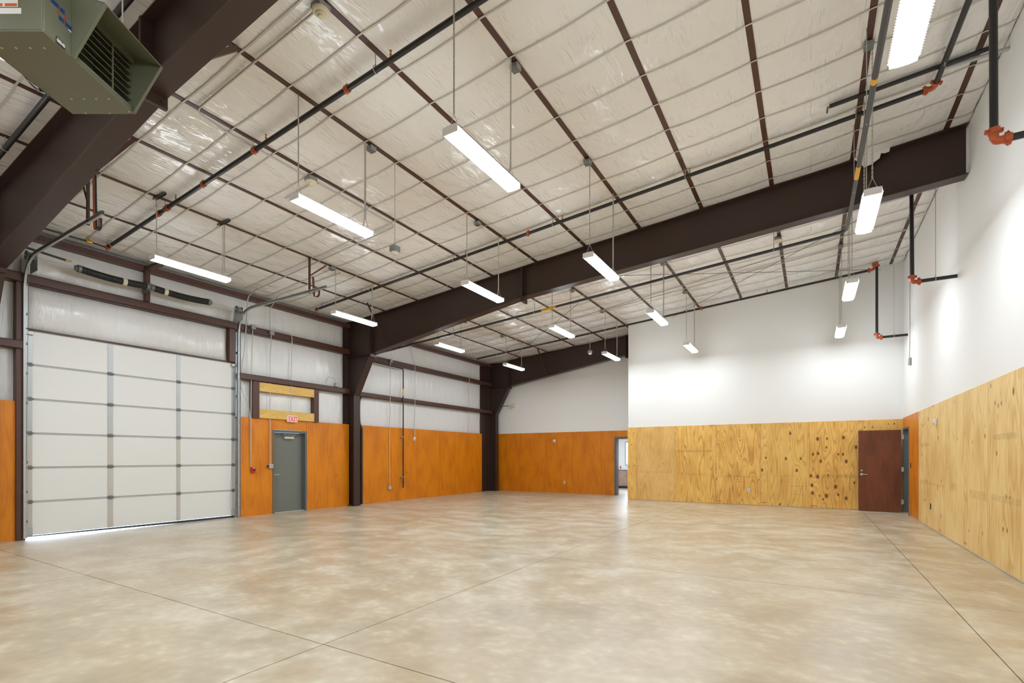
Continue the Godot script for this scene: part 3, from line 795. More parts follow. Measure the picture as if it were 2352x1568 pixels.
# ------------------------------------------------------------------ hinged doors
func build_doors() -> void:
	var d := thing("door_2", "grey steel exit door with closer and lever in the stained plywood", "door", Vector3.ZERO, "", "structure")
	var s := new_st()
	for q in [[-7.845, -7.79], [-8.80, -8.745]]: box(s, Vector3(-12.1, 0, q[0]), Vector3(-11.835, 2.15, q[1]), 0.003)
	box(s, Vector3(-12.1, 2.095, -8.745), Vector3(-11.835, 2.15, -7.845), 0.003)
	for q in [[-8.745, -8.725], [-7.865, -7.845]]: box(s, Vector3(-11.97, 0, q[0]), Vector3(-11.93, 2.095, q[1]))
	part(d, "frame", s, M.greyframe)
	part(d, "drip_cap", box_st(Vector3(-11.86, 2.15, -8.62), Vector3(-11.82, 2.165, -7.79), 0.002), M.zinc)
	part(d, "leaf", box_st(Vector3(-12.02, 0.015, -8.735), Vector3(-11.975, 2.09, -7.85), 0.003), M.greydoor)
	part(d, "threshold", box_st(Vector3(-12.1, 0.0, -8.745), Vector3(-11.87, 0.014, -7.845), 0.004), M.zinc)
	s = new_st(); box(s, Vector3(-11.975, 1.93, -8.47), Vector3(-11.92, 2.0, -8.18), 0.006)
	var cl := part(d, "closer", s, M.zinc)
	part(cl, "closer_arm", box_st(Vector3(-11.93, 2.03, -8.5), Vector3(-11.91, 2.05, -8.13), 0.003), M.galv)
	s = new_st(); lathe(s, Vector3(-11.975, 0.99, -7.91), Vector3.RIGHT, [Vector2(0.034, 0), Vector2(0.034, 0.008), Vector2(0.012, 0.012), Vector2(0.011, 0.055), Vector2(0, 0.058)], 16)
	tube(s, [Vector3(-11.925, 0.99, -7.905), Vector3(-11.922, 0.99, -8.03)], 0.010, 8)
	part(d, "lever", s, M.galv)
	# walnut door, standing open in front of the partition
	d = thing("door_3", "dark walnut door standing wide open against the pine partition", "door", Vector3.ZERO, "", "structure")
	s = new_st()
	for q in [[-16.60, -16.55], [-15.73, -15.68]]: box(s, Vector3(2.07, 0, q[0]), Vector3(2.27, 2.22, q[1]), 0.003)
	box(s, Vector3(2.07, 2.17, -16.55), Vector3(2.27, 2.22, -15.73), 0.003)
	box(s, Vector3(2.16, 0, -15.76), Vector3(2.2, 2.17, -15.73))
	part(d, "frame", s, M.greyframe)
	s = new_st()
	box(s, Vector3(1.095, 0.01, -16.43), Vector3(2.01, 2.165, -16.385), 0.002)
	quad(s, Vector3(1.097, 0.012, -16.3845), Vector3(2.008, 0.012, -16.3845), Vector3(2.008, 2.163, -16.3845), Vector3(1.097, 2.163, -16.3845), Vector3(0, 0, 1))
	var leaf := part(d, "leaf", s, M.walnut)
	for y in [1.98, 1.13, 0.28]:
		s = new_st(); box(s, Vector3(2.008, y - 0.06, -16.41), Vector3(2.068, y + 0.06, -16.404), 0.001)
		tube(s, [Vector3(2.02, y - 0.06, -16.395), Vector3(2.02, y + 0.06, -16.395)], 0.008, 8)
		part(d, "hinge", s, M.galv)
	s = new_st(); lathe(s, Vector3(1.165, 0.985, -16.385), Vector3(0, 0, 1), [Vector2(0.034, 0), Vector2(0.034, 0.008), Vector2(0.012, 0.012), Vector2(0.011, 0.05), Vector2(0, 0.052)], 16)
	tube(s, [Vector3(1.165, 0.985, -16.338), Vector3(1.29, 0.985, -16.336)], 0.010, 8)
	part(leaf, "lever", s, M.galv)
	s = new_st(); lathe(s, Vector3(1.165, 1.09, -16.385), Vector3(0, 0, 1), [Vector2(0.024, 0), Vector2(0.022, 0.012), Vector2(0, 0.014)], 16)
	part(leaf, "deadbolt", s, M.galv)
	# doorway in the far wall, no leaf in view
	d = thing("door_4", "grey steel door frame of the open doorway to the bright kitchen", "door", Vector3.ZERO, "", "structure")
	s = new_st()
	box(s, Vector3(-6.44, 0, -18.56), Vector3(-6.36, 2.22, -18.30), 0.003); box(s, Vector3(-5.28, 0, -18.56), Vector3(-5.2, 2.22, -18.335), 0.003)
	box(s, Vector3(-6.36, 2.14, -18.56), Vector3(-5.28, 2.22, -18.335), 0.003)
	part(d, "frame", s, M.greyframe)
	# side room behind the walnut door
	var w := thing("wall_side", "plain white walls of the small room behind the walnut door", "wall", Vector3.ZERO, "", "structure")
	for q in [[Vector3(3.8, 0, -18.4), Vector3(3.9, 2.8, -14.0)], [Vector3(2.24, 0, -14.1), Vector3(3.8, 2.8, -14.0)], [Vector3(2.24, 2.7, -18.4), Vector3(3.9, 2.8, -14.0)]]:
		bpart(w, "gypsum_board", q[0], q[1], M.gyp)
	s = new_st(); lathe(s, Vector3(3.0, 2.69, -15.6), Vector3.DOWN, [Vector2(0.17, 0), Vector2(0.17, 0.03), Vector2(0.12, 0.07), Vector2(0, 0.085)], 20)  # lamp added out of view to brighten the side room
	solid("added_room_lamp", s, M.lens, "added round ceiling lamp, out of view, brightening the room behind the walnut door", "lamp")
	area(Vector3(3.0, 2.6, -15.6), Vector2(0.3, 0.3), 1.0)

func area(at: Vector3, size: Vector2, e: float, facing := Vector3.DOWN, parent: Node3D = self, called := "light") -> void:
	var l := AreaLight3D.new(); l.name = called; l.area_size = size; l.light_energy = e; l.light_color = LIGHT_C
	l.shadow_enabled = true; l.area_range = 40.0; l.area_attenuation = 2.0
	parent.add_child(l, true)
	l.transform = Transform3D(Basis.looking_at(facing, Vector3.RIGHT if absf(facing.y) > 0.9 else Vector3.UP), at)

# ------------------------------------------------------------------ kitchen seen through the far doorway
func build_kitchen() -> void:
	var k := thing("wall_kitchen", "white walls of the kitchen beyond the far doorway", "wall", Vector3.ZERO, "", "structure")
	for q in [[Vector3(-9.6, 0, -23.3), Vector3(-7.62, 2.8, -23.15)], [Vector3(-7.62, 0, -23.3), Vector3(-5.6, 1.05, -23.15)], [Vector3(-7.62, 2.2, -23.3), Vector3(-5.6, 2.8, -23.15)], [Vector3(-5.6, 0, -23.3), Vector3(-2.4, 2.8, -23.15)],
			[Vector3(-9.75, 0, -23.3), Vector3(-9.6, 2.8, -18.52)], [Vector3(-2.5, 0, -23.3), Vector3(-2.4, 2.8, -18.52)]]:
		bpart(k, "gypsum_board", q[0], q[1], M.gyp)
	bpart(k, "kitchen_ceiling", Vector3(-9.75, 2.8, -23.3), Vector3(-2.4, 2.9, -18.52), M.gyp)
	var w := thing("window_1", "bright white-framed window above the kitchen counter", "window", Vector3.ZERO, "", "structure")
	var s := new_st()
	for q in [[-7.62, -7.56], [-6.65, -6.58], [-5.66, -5.6]]: box(s, Vector3(q[0], 1.05, -23.24), Vector3(q[1], 2.2, -23.13), 0.004)
	box(s, Vector3(-7.56, 1.05, -23.24), Vector3(-5.66, 1.11, -23.10), 0.004); box(s, Vector3(-7.56, 2.14, -23.24), Vector3(-5.66, 2.2, -23.13), 0.004)
	part(w, "window_frame", s, M.bluegrey)
	var gl := mat(Color(0.95, 0.98, 1.0, 0.08), 0.02); gl.transparency = BaseMaterial3D.TRANSPARENCY_ALPHA
	for q in [[-7.56, -6.65], [-6.58, -5.66]]: part(w, "pane", box_st(Vector3(q[0], 1.11, -23.2), Vector3(q[1], 2.14, -23.194)), gl)
	for i in 3:
		var x := -8.75 + i * 0.95
		var c := thing("base_cabinet", "wood-grain kitchen base cabinet " + ["left of the window", "under the window's left pane", "under the window's right pane"][i], "cabinet", Vector3(x, 0, -22.5), "kitchen base cabinets")
		part(c, "body", box_st(Vector3(0, 0.11, -0.6), Vector3(0.94, 0.86, -0.02), 0.002), M.cabinet)
		part(c, "toe_kick", box_st(Vector3(0, 0, -0.58), Vector3(0.94, 0.11, -0.08)), M.kickboard)
		for j in 2:
			s = new_st(); box(s, Vector3(0.005 + j * 0.468, 0.12, -0.02), Vector3(0.466 + j * 0.468, 0.855, -0.002), 0.002)
			quad(s, Vector3(0.007 + j * 0.468, 0.122, 0.0), Vector3(0.464 + j * 0.468, 0.122, 0.0), Vector3(0.464 + j * 0.468, 0.853, 0.0), Vector3(0.007 + j * 0.468, 0.853, 0.0), Vector3(0, 0, 1))
			var dr := part(c, "door", s, M.cabinet)
			tpart(dr, "handle", fillet([Vector3(0.42 + j * 0.1, 0.62, 0.0), Vector3(0.42 + j * 0.1, 0.62, 0.03), Vector3(0.42 + j * 0.1, 0.75, 0.03), Vector3(0.42 + j * 0.1, 0.75, 0.0)], 0.012, 3), 0.006, M.galv, 0.0, 6)
	solid("worktop", box_st(Vector3(-8.78, 0.862, -23.12), Vector3(-5.86, 0.90, -22.46), 0.004), M.counter, "pale worktop over the kitchen base cabinets", "worktop")
	s = new_st(); lathe(s, Vector3(-7.72, 0.90, -22.8), Vector3.UP, [Vector2(0.0, 0), Vector2(0.03, 0), Vector2(0.032, 0.1), Vector2(0.012, 0.13), Vector2(0.012, 0.16), Vector2(0, 0.16)], 12)
	solid("soap_bottle", s, M.red, "small red bottle standing on the kitchen worktop", "bottle")
	var p := thing("added_kitchen_light", "added flat light panel, out of view, brightening the kitchen", "light", Vector3(-6.6, 2.8, -20.6))  # unseen panel, put in so the kitchen doorway reads bright
	part(p, "frame", box_st(Vector3(-0.62, -0.02, -0.32), Vector3(0.62, 0.0, 0.32), 0.003), M.housing)
	part(p, "diffuser", box_st(Vector3(-0.58, -0.026, -0.28), Vector3(0.58, -0.018, 0.28)), M.lens)
	area(Vector3(0, -0.04, 0), Vector2(1.15, 0.56), 8.0, Vector3.DOWN, p)

# ------------------------------------------------------------------ hanging strip lights
func chain(s: SurfaceTool, a: Vector3, b: Vector3, r := 0.0042) -> void:
	var L := (b - a).length()
	var n := int(L / 0.028)
	var d := (b - a).normalized()
	for i in n:
		var p := a + d * (L * i / n)
		var q := a + d * (L * (i + 1.25) / n)
		var o := Vector3(0.006, 0, 0) if i % 2 == 0 else Vector3(0, 0, 0.006)
		tube(s, [p + o, q + o], r, 4); tube(s, [p - o, q - o], r, 4)

var light_master: Node3D
const LIGHT_E := 3.3          # downward face of each lens
const LIGHT_S := 0.70          # each side face of the wraparound lens
const LIGHT_C := Color(0.92, 0.962, 1.0)
func strip_light(x: float, z: float, y: float, label: String) -> void:
	var t := thing("strip_light", label, "light", Vector3(x, y, z), "hanging strip lights")
	var s := new_st()
	# housing: shallow channel with sloping sides
	prism(s, PackedVector2Array([Vector2(-0.098, 0.060), Vector2(-0.092, 0.072), Vector2(-0.05, 0.100), Vector2(0.05, 0.100), Vector2(0.092, 0.072), Vector2(0.098, 0.060)]), -0.61, 0.61)
	for e in [-1.0, 1.0]: cbox(s, Vector3(0, 0.05, e * 0.614), Vector3(0.094, 0.042, 0.005), 0.003)
	part(t, "housing", s, M.housing)
	s = new_st()
	var prof := PackedVector2Array()
	for k in 15:
		var a := PI + PI * k / 14.0
		prof.append(Vector2(0.097 * signf(cos(a)) * pow(absf(cos(a)), 0.55), 0.058 + 0.058 * signf(sin(a)) * pow(absf(sin(a)), 0.7)))
	prism(s, prof, -0.605, 0.605)
	for e in [-1.0, 1.0]:
		for k in 40:
			var zz := -0.585 + k * 0.03
			tri(s, [Vector3(e * 0.094, 0.035, zz - 0.013), Vector3(e * 0.094, 0.035, zz + 0.013), Vector3(e * 0.109, 0.038, zz)], [Vector3.DOWN, Vector3.DOWN, Vector3.DOWN], [Vector2.ZERO, Vector2.ZERO, Vector2.ZERO])
			tri(s, [Vector3(e * 0.094, 0.045, zz - 0.013), Vector3(e * 0.094, 0.045, zz + 0.013), Vector3(e * 0.109, 0.038, zz)], [Vector3.UP, Vector3.UP, Vector3.UP], [Vector2.ZERO, Vector2.ZERO, Vector2.ZERO])
	part(t, "lens", s, M.lens)
	var top := roof(x) - y - 0.005
	for e in [-1.0, 1.0]:
		s = new_st()
		chain(s, Vector3(0, 0.24, e * 0.55), Vector3(0, top, e * 0.55))
		for w in [-1.0, 1.0]: tube(s, [Vector3(w * 0.06, 0.095, e * 0.55), Vector3(0, 0.245, e * 0.55)], 0.003, 5)
		part(t, "chain", s, M.zinc)
	tpart(t, "power_cord", fillet([Vector3(0.01, 0.1, -0.5), Vector3(0.02, 0.3, -0.51), Vector3(0.025, top - 0.25, -0.51), Vector3(0.03, top - 0.06, -0.5)], 0.2, 4), 0.007, M.cord, 0.0, 6)
	area(Vector3(0, -0.006, 0), Vector2(0.17, 1.18), LIGHT_E, Vector3.DOWN, t)
	for e in [-1.0, 1.0]: area(Vector3(e * 0.112, 0.03, 0), Vector2(1.18, 0.05), LIGHT_S, Vector3(e, 0, 0), t)

func build_lights() -> void:
	var rows := [[-9.16, "row along the overhead-door wall"], [-5.52, "second row from the overhead-door wall"], [-3.07, "third row from the overhead-door wall"], [0.645, "row along the pine right wall"]]
	var along := [[2.67, "behind the heater, second"], [-0.96, "behind the heater, first"], [-4.53, "first beyond the heater frame"], [-8.1, "second beyond the heater frame"], [-11.68, "third beyond the heater frame"], [-15.38, "fourth beyond the heater frame"]]
	for r in rows:
		for a in along:
			strip_light(r[0], a[0], 4.645, "lit strip light on chains, %s, %s" % [r[1], a[1]])
	# junction boxes on the purlins above the lights
	for q in [[-3.07, -5.19, "third-row light nearest the heater frame"], [-3.07, -7.45, "third-row light just before the middle frame"], [-5.52, -5.19, "second-row light nearest the heater frame"], [-5.52, -7.9, "second-row light just before the middle frame"], [-9.16, -7.45, "door-wall light just before the middle frame"],
			[-3.1, -12.3, "third-row light just past the middle frame"], [-3.1, -14.75, "third-row light nearest the partition"], [-5.55, -12.4, "second-row light just past the middle frame"], [-5.55, -14.66, "second-row light nearest the far wall"], [-9.2, -12.5, "door-wall light just past the middle frame"], [-9.2, -14.66, "door-wall light nearest the far wall"], [0.6, -14.2, "right-wall light nearest the partition"], [0.6, -7.45, "right-wall light just before the middle frame"]]:
		var s := new_st()
		var c := Vector3(q[0], roof(q[0]) - 0.045, q[1])
		cbox(s, c, Vector3(0.052, 0.032, 0.052), 0.005)
		var jb := solid("junction_box", s, M.box, "small steel junction box on a purlin above the %s" % q[2], "junction box", "junction boxes under the roof")
		s = new_st(); cbox(s, c - Vector3(0, 0.034, 0), Vector3(0.048, 0.003, 0.048), 0.002)
		for e in [-1.0, 1.0]: lathe(s, c + Vector3(0.03 * e, -0.036, 0.03 * e), Vector3.DOWN, [Vector2(0.006, 0), Vector2(0.005, 0.003), Vector2(0, 0.004)], 8)
		part(jb, "cover_plate", s, M.galvdark)
	for q in [[-9.08, -3.98, "beside the near frame"], [-9.1, -5.02, "with a small box at its end"]]:
		var t := thing("strut_channel", "short slotted galvanized strut channel under a purlin, " + q[2], "strut", Vector3(q[0], roof(q[0]) - 0.03, q[1]), "slotted strut channels")
		var s := new_st()
		box(s, Vector3(-0.16, 0.018, -0.02), Vector3(0.2, 0.021, 0.02)); box(s, Vector3(-0.16, -0.02, -0.021), Vector3(0.2, 0.02, -0.018)); box(s, Vector3(-0.16, -0.02, 0.018), Vector3(0.2, 0.02, 0.021))
		part(t, "channel", s, M.galvdark)
		for k in 5: part(t, "slot", box_st(Vector3(-0.12 + k * 0.065, -0.008, 0.0205), Vector3(-0.085 + k * 0.065, 0.008, 0.0222)), M.darkplate)

# ------------------------------------------------------------------ pipes
func coupling(parent: Node3D, c: Vector3, axis: Vector3, r: float) -> void:
	var s := new_st()
	var a := axis.normalized()
	lathe(s, c, a, [Vector2(r, -0.026), Vector2(r * 1.38, -0.026), Vector2(r * 1.45, -0.018), Vector2(r * 1.45, 0.018), Vector2(r * 1.38, 0.026), Vector2(r, 0.026)], 16)
	var up := a.cross(Vector3(0.2, 0.3, 0.93)).normalized()
	for e in [-1.0, 1.0]:
		cbox(s, c + up * e * r * 1.72, Vector3(r * 0.45, 0.02, r * 0.42), 0.004, Basis(up, a, up.cross(a)))
		var w := up.cross(a)
		tube(s, [c + up * e * r * 1.8 - w * r * 0.8, c + up * e * r * 1.8 + w * r * 0.95], 0.007, 6)
	part(parent, "coupling", s, M.orange, "orange grooved pipe coupling")

func elbow(parent: Node3D, p: Vector3, a: Vector3, b: Vector3, r: float) -> void:
	var s := new_st()
	var k := r * 2.0
	tube(s, fillet([p + a.normalized() * k * 1.5, p, p + b.normalized() * k * 1.5], k * 1.4, 8), r * 1.12, 14)
	part(parent, "elbow", s, M.orange, "orange pipe elbow")
	coupling(parent, p + a.normalized() * k * 1.5, a, r); coupling(parent, p + b.normalized() * k * 1.5, b, r)

func hanger(parent: Node3D, x: float, y: float, z: float, r: float, top: float) -> void:
	var s := new_st()
	tube(s, [Vector3(x, y + r * 2.2, z), Vector3(x, top, z)], 0.0055, 6)
	var ring := []
	for k in 17: ring.append(Vector3(x, y + 0.008 + (r + 0.006) * 1.15 * sin(TAU * k / 16.0), z + (r + 0.005) * cos(TAU * k / 16.0)))
	tube(s, ring, 0.005, 5)
	tube(s, [Vector3(x, y + r * 1.2, z), Vector3(x, y + r * 2.3, z)], 0.009, 6)
	part(parent, "hanger", s, M.galv)

func head(parent: Node3D, p: Vector3) -> void:
	var s := new_st()
	lathe(s, p, Vector3.UP, [Vector2(0.011, 0), Vector2(0.011, 0.03), Vector2(0.015, 0.03), Vector2(0.015, 0.045), Vector2(0.008, 0.048), Vector2(0.006, 0.072), Vector2(0.018, 0.076), Vector2(0.018, 0.081), Vector2(0, 0.082)], 10)
	part(parent, "sprinkler_head", s, M.brass, "upright brass sprinkler head")

func build_pipes() -> void:
	var y := func(x: float, drop: float) -> float: return roof(x) - drop
	# branch lines
	var b := thing("sprinkler_pipe", "black sprinkler pipe in front of the heater frame", "pipe", Vector3.ZERO, "black sprinkler branch pipes")
	tpart(b, "pipe", [Vector3(-11.5, roof(-11.5) - 0.16, -2.2), Vector3(1.4, roof(1.4) - 0.16, -2.2)], 0.032, M.black, 0, 14)
	for x in [-9.9, -6.9, -3.9]: head(b, Vector3(x, roof(x) - 0.14, -2.2))
	for x in [-9.16, -4.28]: hanger(b, x, roof(x) - 0.16, -2.2, 0.032, roof(x))
	b = thing("sprinkler_pipe", "black sprinkler pipe with orange couplings over the first light row", "pipe", Vector3.ZERO, "black sprinkler branch pipes")
	var p1 := func(x: float) -> Vector3: return Vector3(x, 5.405 + (x + 11.38) * 0.0732, -4.125)
	tpart(b, "pipe", [p1.call(-11.38), p1.call(1.5)], 0.031, M.black, 0, 14)
	for x in [-11.36, -9.41, -9.12, -8.02, -6.68, -4.80, -0.6]: coupling(b, p1.call(x), Vector3(1, 0.073, 0), 0.031)
	for x in [-4.08, -6.42, -8.85, -1.7]: head(b, p1.call(x) + Vector3(0, 0.028, 0))
	for x in [-4.32, -9.2, -11.2, -6.72, -0.62]: hanger(b, x, p1.call(x).y, -4.125, 0.031, roof(x))
	tpart(b, "drain_pipe", [Vector3(-11.40, 5.40, -4.16), Vector3(-11.42, 5.42, -4.0), Vector3(-11.42, 5.42, -2.75)], 0.017, M.black, 0.05)
	var s := new_st()
	lathe(s, Vector3(-11.42, 5.42, -3.86), Vector3(0, 0, 1), [Vector2(0.018, -0.05), Vector2(0.03, -0.04), Vector2(0.03, 0.04), Vector2(0.018, 0.05)], 12)
	tube(s, [Vector3(-11.42, 5.42, -3.86), Vector3(-11.42, 5.50, -3.86)], 0.012, 8)
	cbox(s, Vector3(-11.42, 5.505, -3.86), Vector3(0.05, 0.006, 0.012), 0.002)
	part(b, "drain_valve", s, M.brass)
	b = thing("sprinkler_pipe", "black sprinkler pipe before the middle frame, ending in an orange elbow", "pipe", Vector3.ZERO, "black sprinkler branch pipes")
	var p2 := func(x: float) -> Vector3: return Vector3(x, 5.385 + (x + 11.34) * 0.0825, -8.70)
	tpart(b, "pipe", [p2.call(-11.34), p2.call(1.38)], 0.031, M.black, 0, 14)
	for x in [-11.32, -4.85]: coupling(b, p2.call(x), Vector3(1, 0.083, 0), 0.031)
	for x in [-11.1, -9.6, -6.4, -4.1, -1.75]: head(b, p2.call(x) + Vector3(0, 0.028, 0))
	for x in [-11.2, -9.3, -6.72, -4.30, -1.82, 0.55]: hanger(b, x, p2.call(x).y, -8.70, 0.031, roof(x))
	var e2: Vector3 = p2.call(1.42)
	elbow(b, e2, Vector3(-1, -0.083, 0), Vector3(0.1, 0.05, 1), 0.031)
	tpart(b, "main_pipe", [e2 + Vector3(0.01, 0.005, 0.1), Vector3(1.50, 6.44, -6.56)], 0.033, M.black, 0, 14)
	hanger(b, 1.44, 6.43, -8.2, 0.033, roof(1.44))
	elbow(b, Vector3(1.50, 6.44, -6.5), Vector3(0, 0, -1), Vector3.DOWN, 0.033)
	tpart(b, "drop_pipe", [Vector3(1.50, 6.34, -6.5), Vector3(1.507, 4.58, -6.5)], 0.033, M.black, 0, 14)
	elbow(b, Vector3(1.507, 4.487, -6.5), Vector3.UP, Vector3.RIGHT, 0.033)
	tpart(b, "wall_pipe", [Vector3(1.6, 4.487, -6.5), Vector3(2.12, 4.487, -6.5)], 0.033, M.black, 0, 14)
	b = thing("sprinkler_pipe", "short black capped pipe under the roof by the right wall", "pipe", Vector3.ZERO, "black sprinkler branch pipes")
	tpart(b, "pipe", [Vector3(0.22, roof(0.22) - 0.07, -8.36), Vector3(1.9, roof(1.9) - 0.07, -8.40)], 0.028, M.black, 0, 14)
	s = new_st(); tube(s, [Vector3(0.24, roof(0.24) - 0.07, -8.36), Vector3(0.2, roof(0.2) - 0.075, -8.36), Vector3(0.19, roof(0.2) - 0.15, -8.36)], 0.014, 8)
	part(b, "drain_valve", s, M.galvdark)
	part(b, "strut", box_st(Vector3(1.5, roof(1.8) - 0.13, -8.46), Vector3(2.09, roof(1.8) - 0.10, -8.41), 0.002), M.galv)
	b = thing("sprinkler_pipe", "black sprinkler drop behind the middle frame, turning into the right wall", "pipe", Vector3.ZERO, "black sprinkler branch pipes")
	tpart(b, "drop_pipe", [Vector3(1.495, 6.44, -11.03), Vector3(1.507, 4.58, -11.03)], 0.031, M.black, 0, 14)
	coupling(b, Vector3(1.495, 6.3, -11.03), Vector3.UP, 0.031)
	elbow(b, Vector3(1.507, 4.495, -11.03), Vector3.UP, Vector3.RIGHT, 0.031)
	tpart(b, "wall_pipe", [Vector3(1.6, 4.495, -11.03), Vector3(2.12, 4.495, -11.03)], 0.031, M.black, 0, 14)
	hanger(b, 1.82, 4.495, -11.03, 0.031, roof(1.82))
	b = thing("sprinkler_pipe", "black sprinkler pipe along the top of the white partition with a drop", "pipe", Vector3.ZERO, "black sprinkler branch pipes")
	var p3 := func(x: float) -> Vector3: return Vector3(x, 5.33 + (x + 11.3) * 0.0835, -16.15)
	tpart(b, "pipe", [p3.call(-11.3), p3.call(1.33)], 0.031, M.black, 0, 14)
	for x in [-5.6, -2.9]: coupling(b, p3.call(x), Vector3(1, 0.083, 0), 0.031)
	for x in [-9.9, -7.6, -1.1]: head(b, p3.call(x) + Vector3(0, 0.028, 0))
	for x in [-10.38, -7.94, -1.84, 0.6]: hanger(b, x, p3.call(x).y, -16.15, 0.031, roof(x))
	elbow(b, p3.call(1.40), Vector3(-1, -0.08, 0), Vector3(0.4, 1, 0.5), 0.031)
	elbow(b, Vector3(1.464, 6.53, -16.02), Vector3(-0.4, -0.4, -0.6), Vector3.DOWN, 0.031)
	tpart(b, "drop_pipe", [Vector3(1.464, 6.48, -16.02), Vector3(1.464, 4.65, -16.02)], 0.031, M.black, 0, 14)
	elbow(b, Vector3(1.464, 4.56, -16.02), Vector3.UP, Vector3.RIGHT, 0.031)
	tpart(b, "wall_pipe", [Vector3(1.56, 4.56, -16.02), Vector3(2.12, 4.56, -16.02)], 0.031, M.black, 0, 14)
	hanger(b, 1.82, 4.56, -16.02, 0.031, roof(1.82))
	b = thing("sprinkler_pipe", "short black pipe stub with brass tip beside the overhead door track", "pipe", Vector3.ZERO, "black sprinkler branch pipes")
	tpart(b, "pipe", [Vector3(-11.36, 4.99, -2.95), Vector3(-11.36, 4.95, -3.5)], 0.02, M.black)
	s = new_st(); lathe(s, Vector3(-11.36, 4.95, -3.5), Vector3(0, 0, -1), [Vector2(0.022, 0), Vector2(0.022, 0.03), Vector2(0.012, 0.04), Vector2(0.01, 0.07), Vector2(0.02, 0.075), Vector2(0, 0.08)], 10)
	part(b, "brass_tip", s, M.brass)
	# gas line
	var g := thing("gas_pipe", "long grey-black gas pipe with yellow labels behind the middle frame", "pipe", Vector3.ZERO, "gas pipes")
	tpart(g, "pipe", fillet([Vector3(-11.7, 4.62, -11.0), Vector3(0.55, 5.60, -11.0), Vector3(0.56, 5.57, -10.3), Vector3(0.565, 5.0, 0.6)], 0.14, 6), 0.03, M.gaspipe, 0, 14)
	var gp := func(z: float) -> Vector3: return Vector3(0.56 + 0.005 * (z + 10.3) / 10.9, 5.57 - 0.57 * (z + 10.3) / 10.9, z)
	for q in [[Vector3(-5.75, 5.096, -11.0), Vector3(-5.35, 5.128, -11.0)], [gp.call(-8.75), gp.call(-8.35)], [gp.call(-6.42), gp.call(-6.32)]]:
		tpart(g, "yellow_label", q, 0.0312, M.yellow, 0, 14)
	for x in [-10.6, -8.5, -5.95, -2.75, -0.63]: hanger(g, x, 4.62 + (x + 11.7) * 0.08, -11.0, 0.03, roof(x))
	for z in [-9.2, -7.2]: hanger(g, 0.56, gp.call(z).y, z, 0.03, roof(0.56))
	g = thing("gas_pipe", "thin black gas drop with yellow label and valve on the stained wall", "pipe", Vector3.ZERO, "gas pipes")
	tpart(g, "pipe", fillet([Vector3(-11.72, 4.62, -11.02), Vector3(-11.72, 4.42, -11.06), Vector3(-11.74, 4.41, -12.45), Vector3(-11.74, 0.42, -12.45)], 0.06, 5), 0.021, M.black, 0, 12)
	tpart(g, "yellow_label", [Vector3(-11.74, 3.5, -12.45), Vector3(-11.74, 3.74, -12.45)], 0.0225, M.yellow, 0, 12)
	s = new_st(); lathe(s, Vector3(-11.74, 0.62, -12.45), Vector3.UP, [Vector2(0.022, -0.06), Vector2(0.034, -0.05), Vector2(0.034, 0.05), Vector2(0.022, 0.06)], 12)
	tube(s, [Vector3(-11.74, 0.78, -12.38), Vector3(-11.74, 0.78, -12.52)], 0.012, 8)
	part(g, "valve", s, M.gaspipe)
	for yy in [0.78, 2.12]: part(g, "clamp", box_st(Vector3(-11.85, yy - 0.012, -12.50), Vector3(-11.715, yy + 0.012, -12.40), 0.003), M.galv)
	# roof rod bracing in the far bay
	for q in [[-5.75, -13.3, -11.0, -17.9, "from middle frame to far column", 0.1], [-4.2, -12.1, 1.6, -16.6, "from the middle frame to the partition corner", 0.1], [-3.9, -16.6, 0.85, -12.6, "crossing the other from partition to middle frame", 0.14]]:
		var rs := new_st(); tube(rs, [Vector3(q[0], roof(q[0]) - q[5], q[1]), Vector3(q[2], roof(q[2]) - q[5], q[3])], 0.007, 6)
		solid("brace_rod", rs, M.galvdark, "thin brace rod under the far roof, " + q[4], "brace rod", "roof brace rods")

# ------------------------------------------------------------------ conduits, boxes and fittings
func conduit(label: String, pts: Array, r := 0.0115, fil := 0.12) -> Node3D:
	var t := thing("conduit", label, "conduit", Vector3.ZERO, "galvanized conduits")
	tpart(t, "tubing", fillet(pts, fil, 5), r, M.zinc, 0, 8)
	return t

func box_on(parent: Node3D, called: String, c: Vector3, h: Vector3, m: Material) -> void:
	var s := new_st(); cbox(s, c, h, 0.005); part(parent, called, s, m)

func detector(c: Vector3, r: float, m: Material, label: String) -> void:
	var t := thing("smoke_detector", label, "detector", c, "round detectors under the roof")
	var s := new_st(); cbox(s, Vector3(0, 0.03, 0), Vector3(r * 0.95, 0.028, r * 0.95), 0.006); part(t, "back_box", s, M.box)
	s = new_st(); lathe(s, Vector3.ZERO, Vector3.DOWN, [Vector2(0, -0.002), Vector2(r * 1.15, 0), Vector2(r * 1.18, 0.012), Vector2(r, 0.026), Vector2(r * 0.72, 0.034), Vector2(r * 0.66, 0.046), Vector2(r * 0.42, 0.056), Vector2(r * 0.36, 0.07), Vector2(0, 0.074)], 24)
	part(t, "head", s, m)

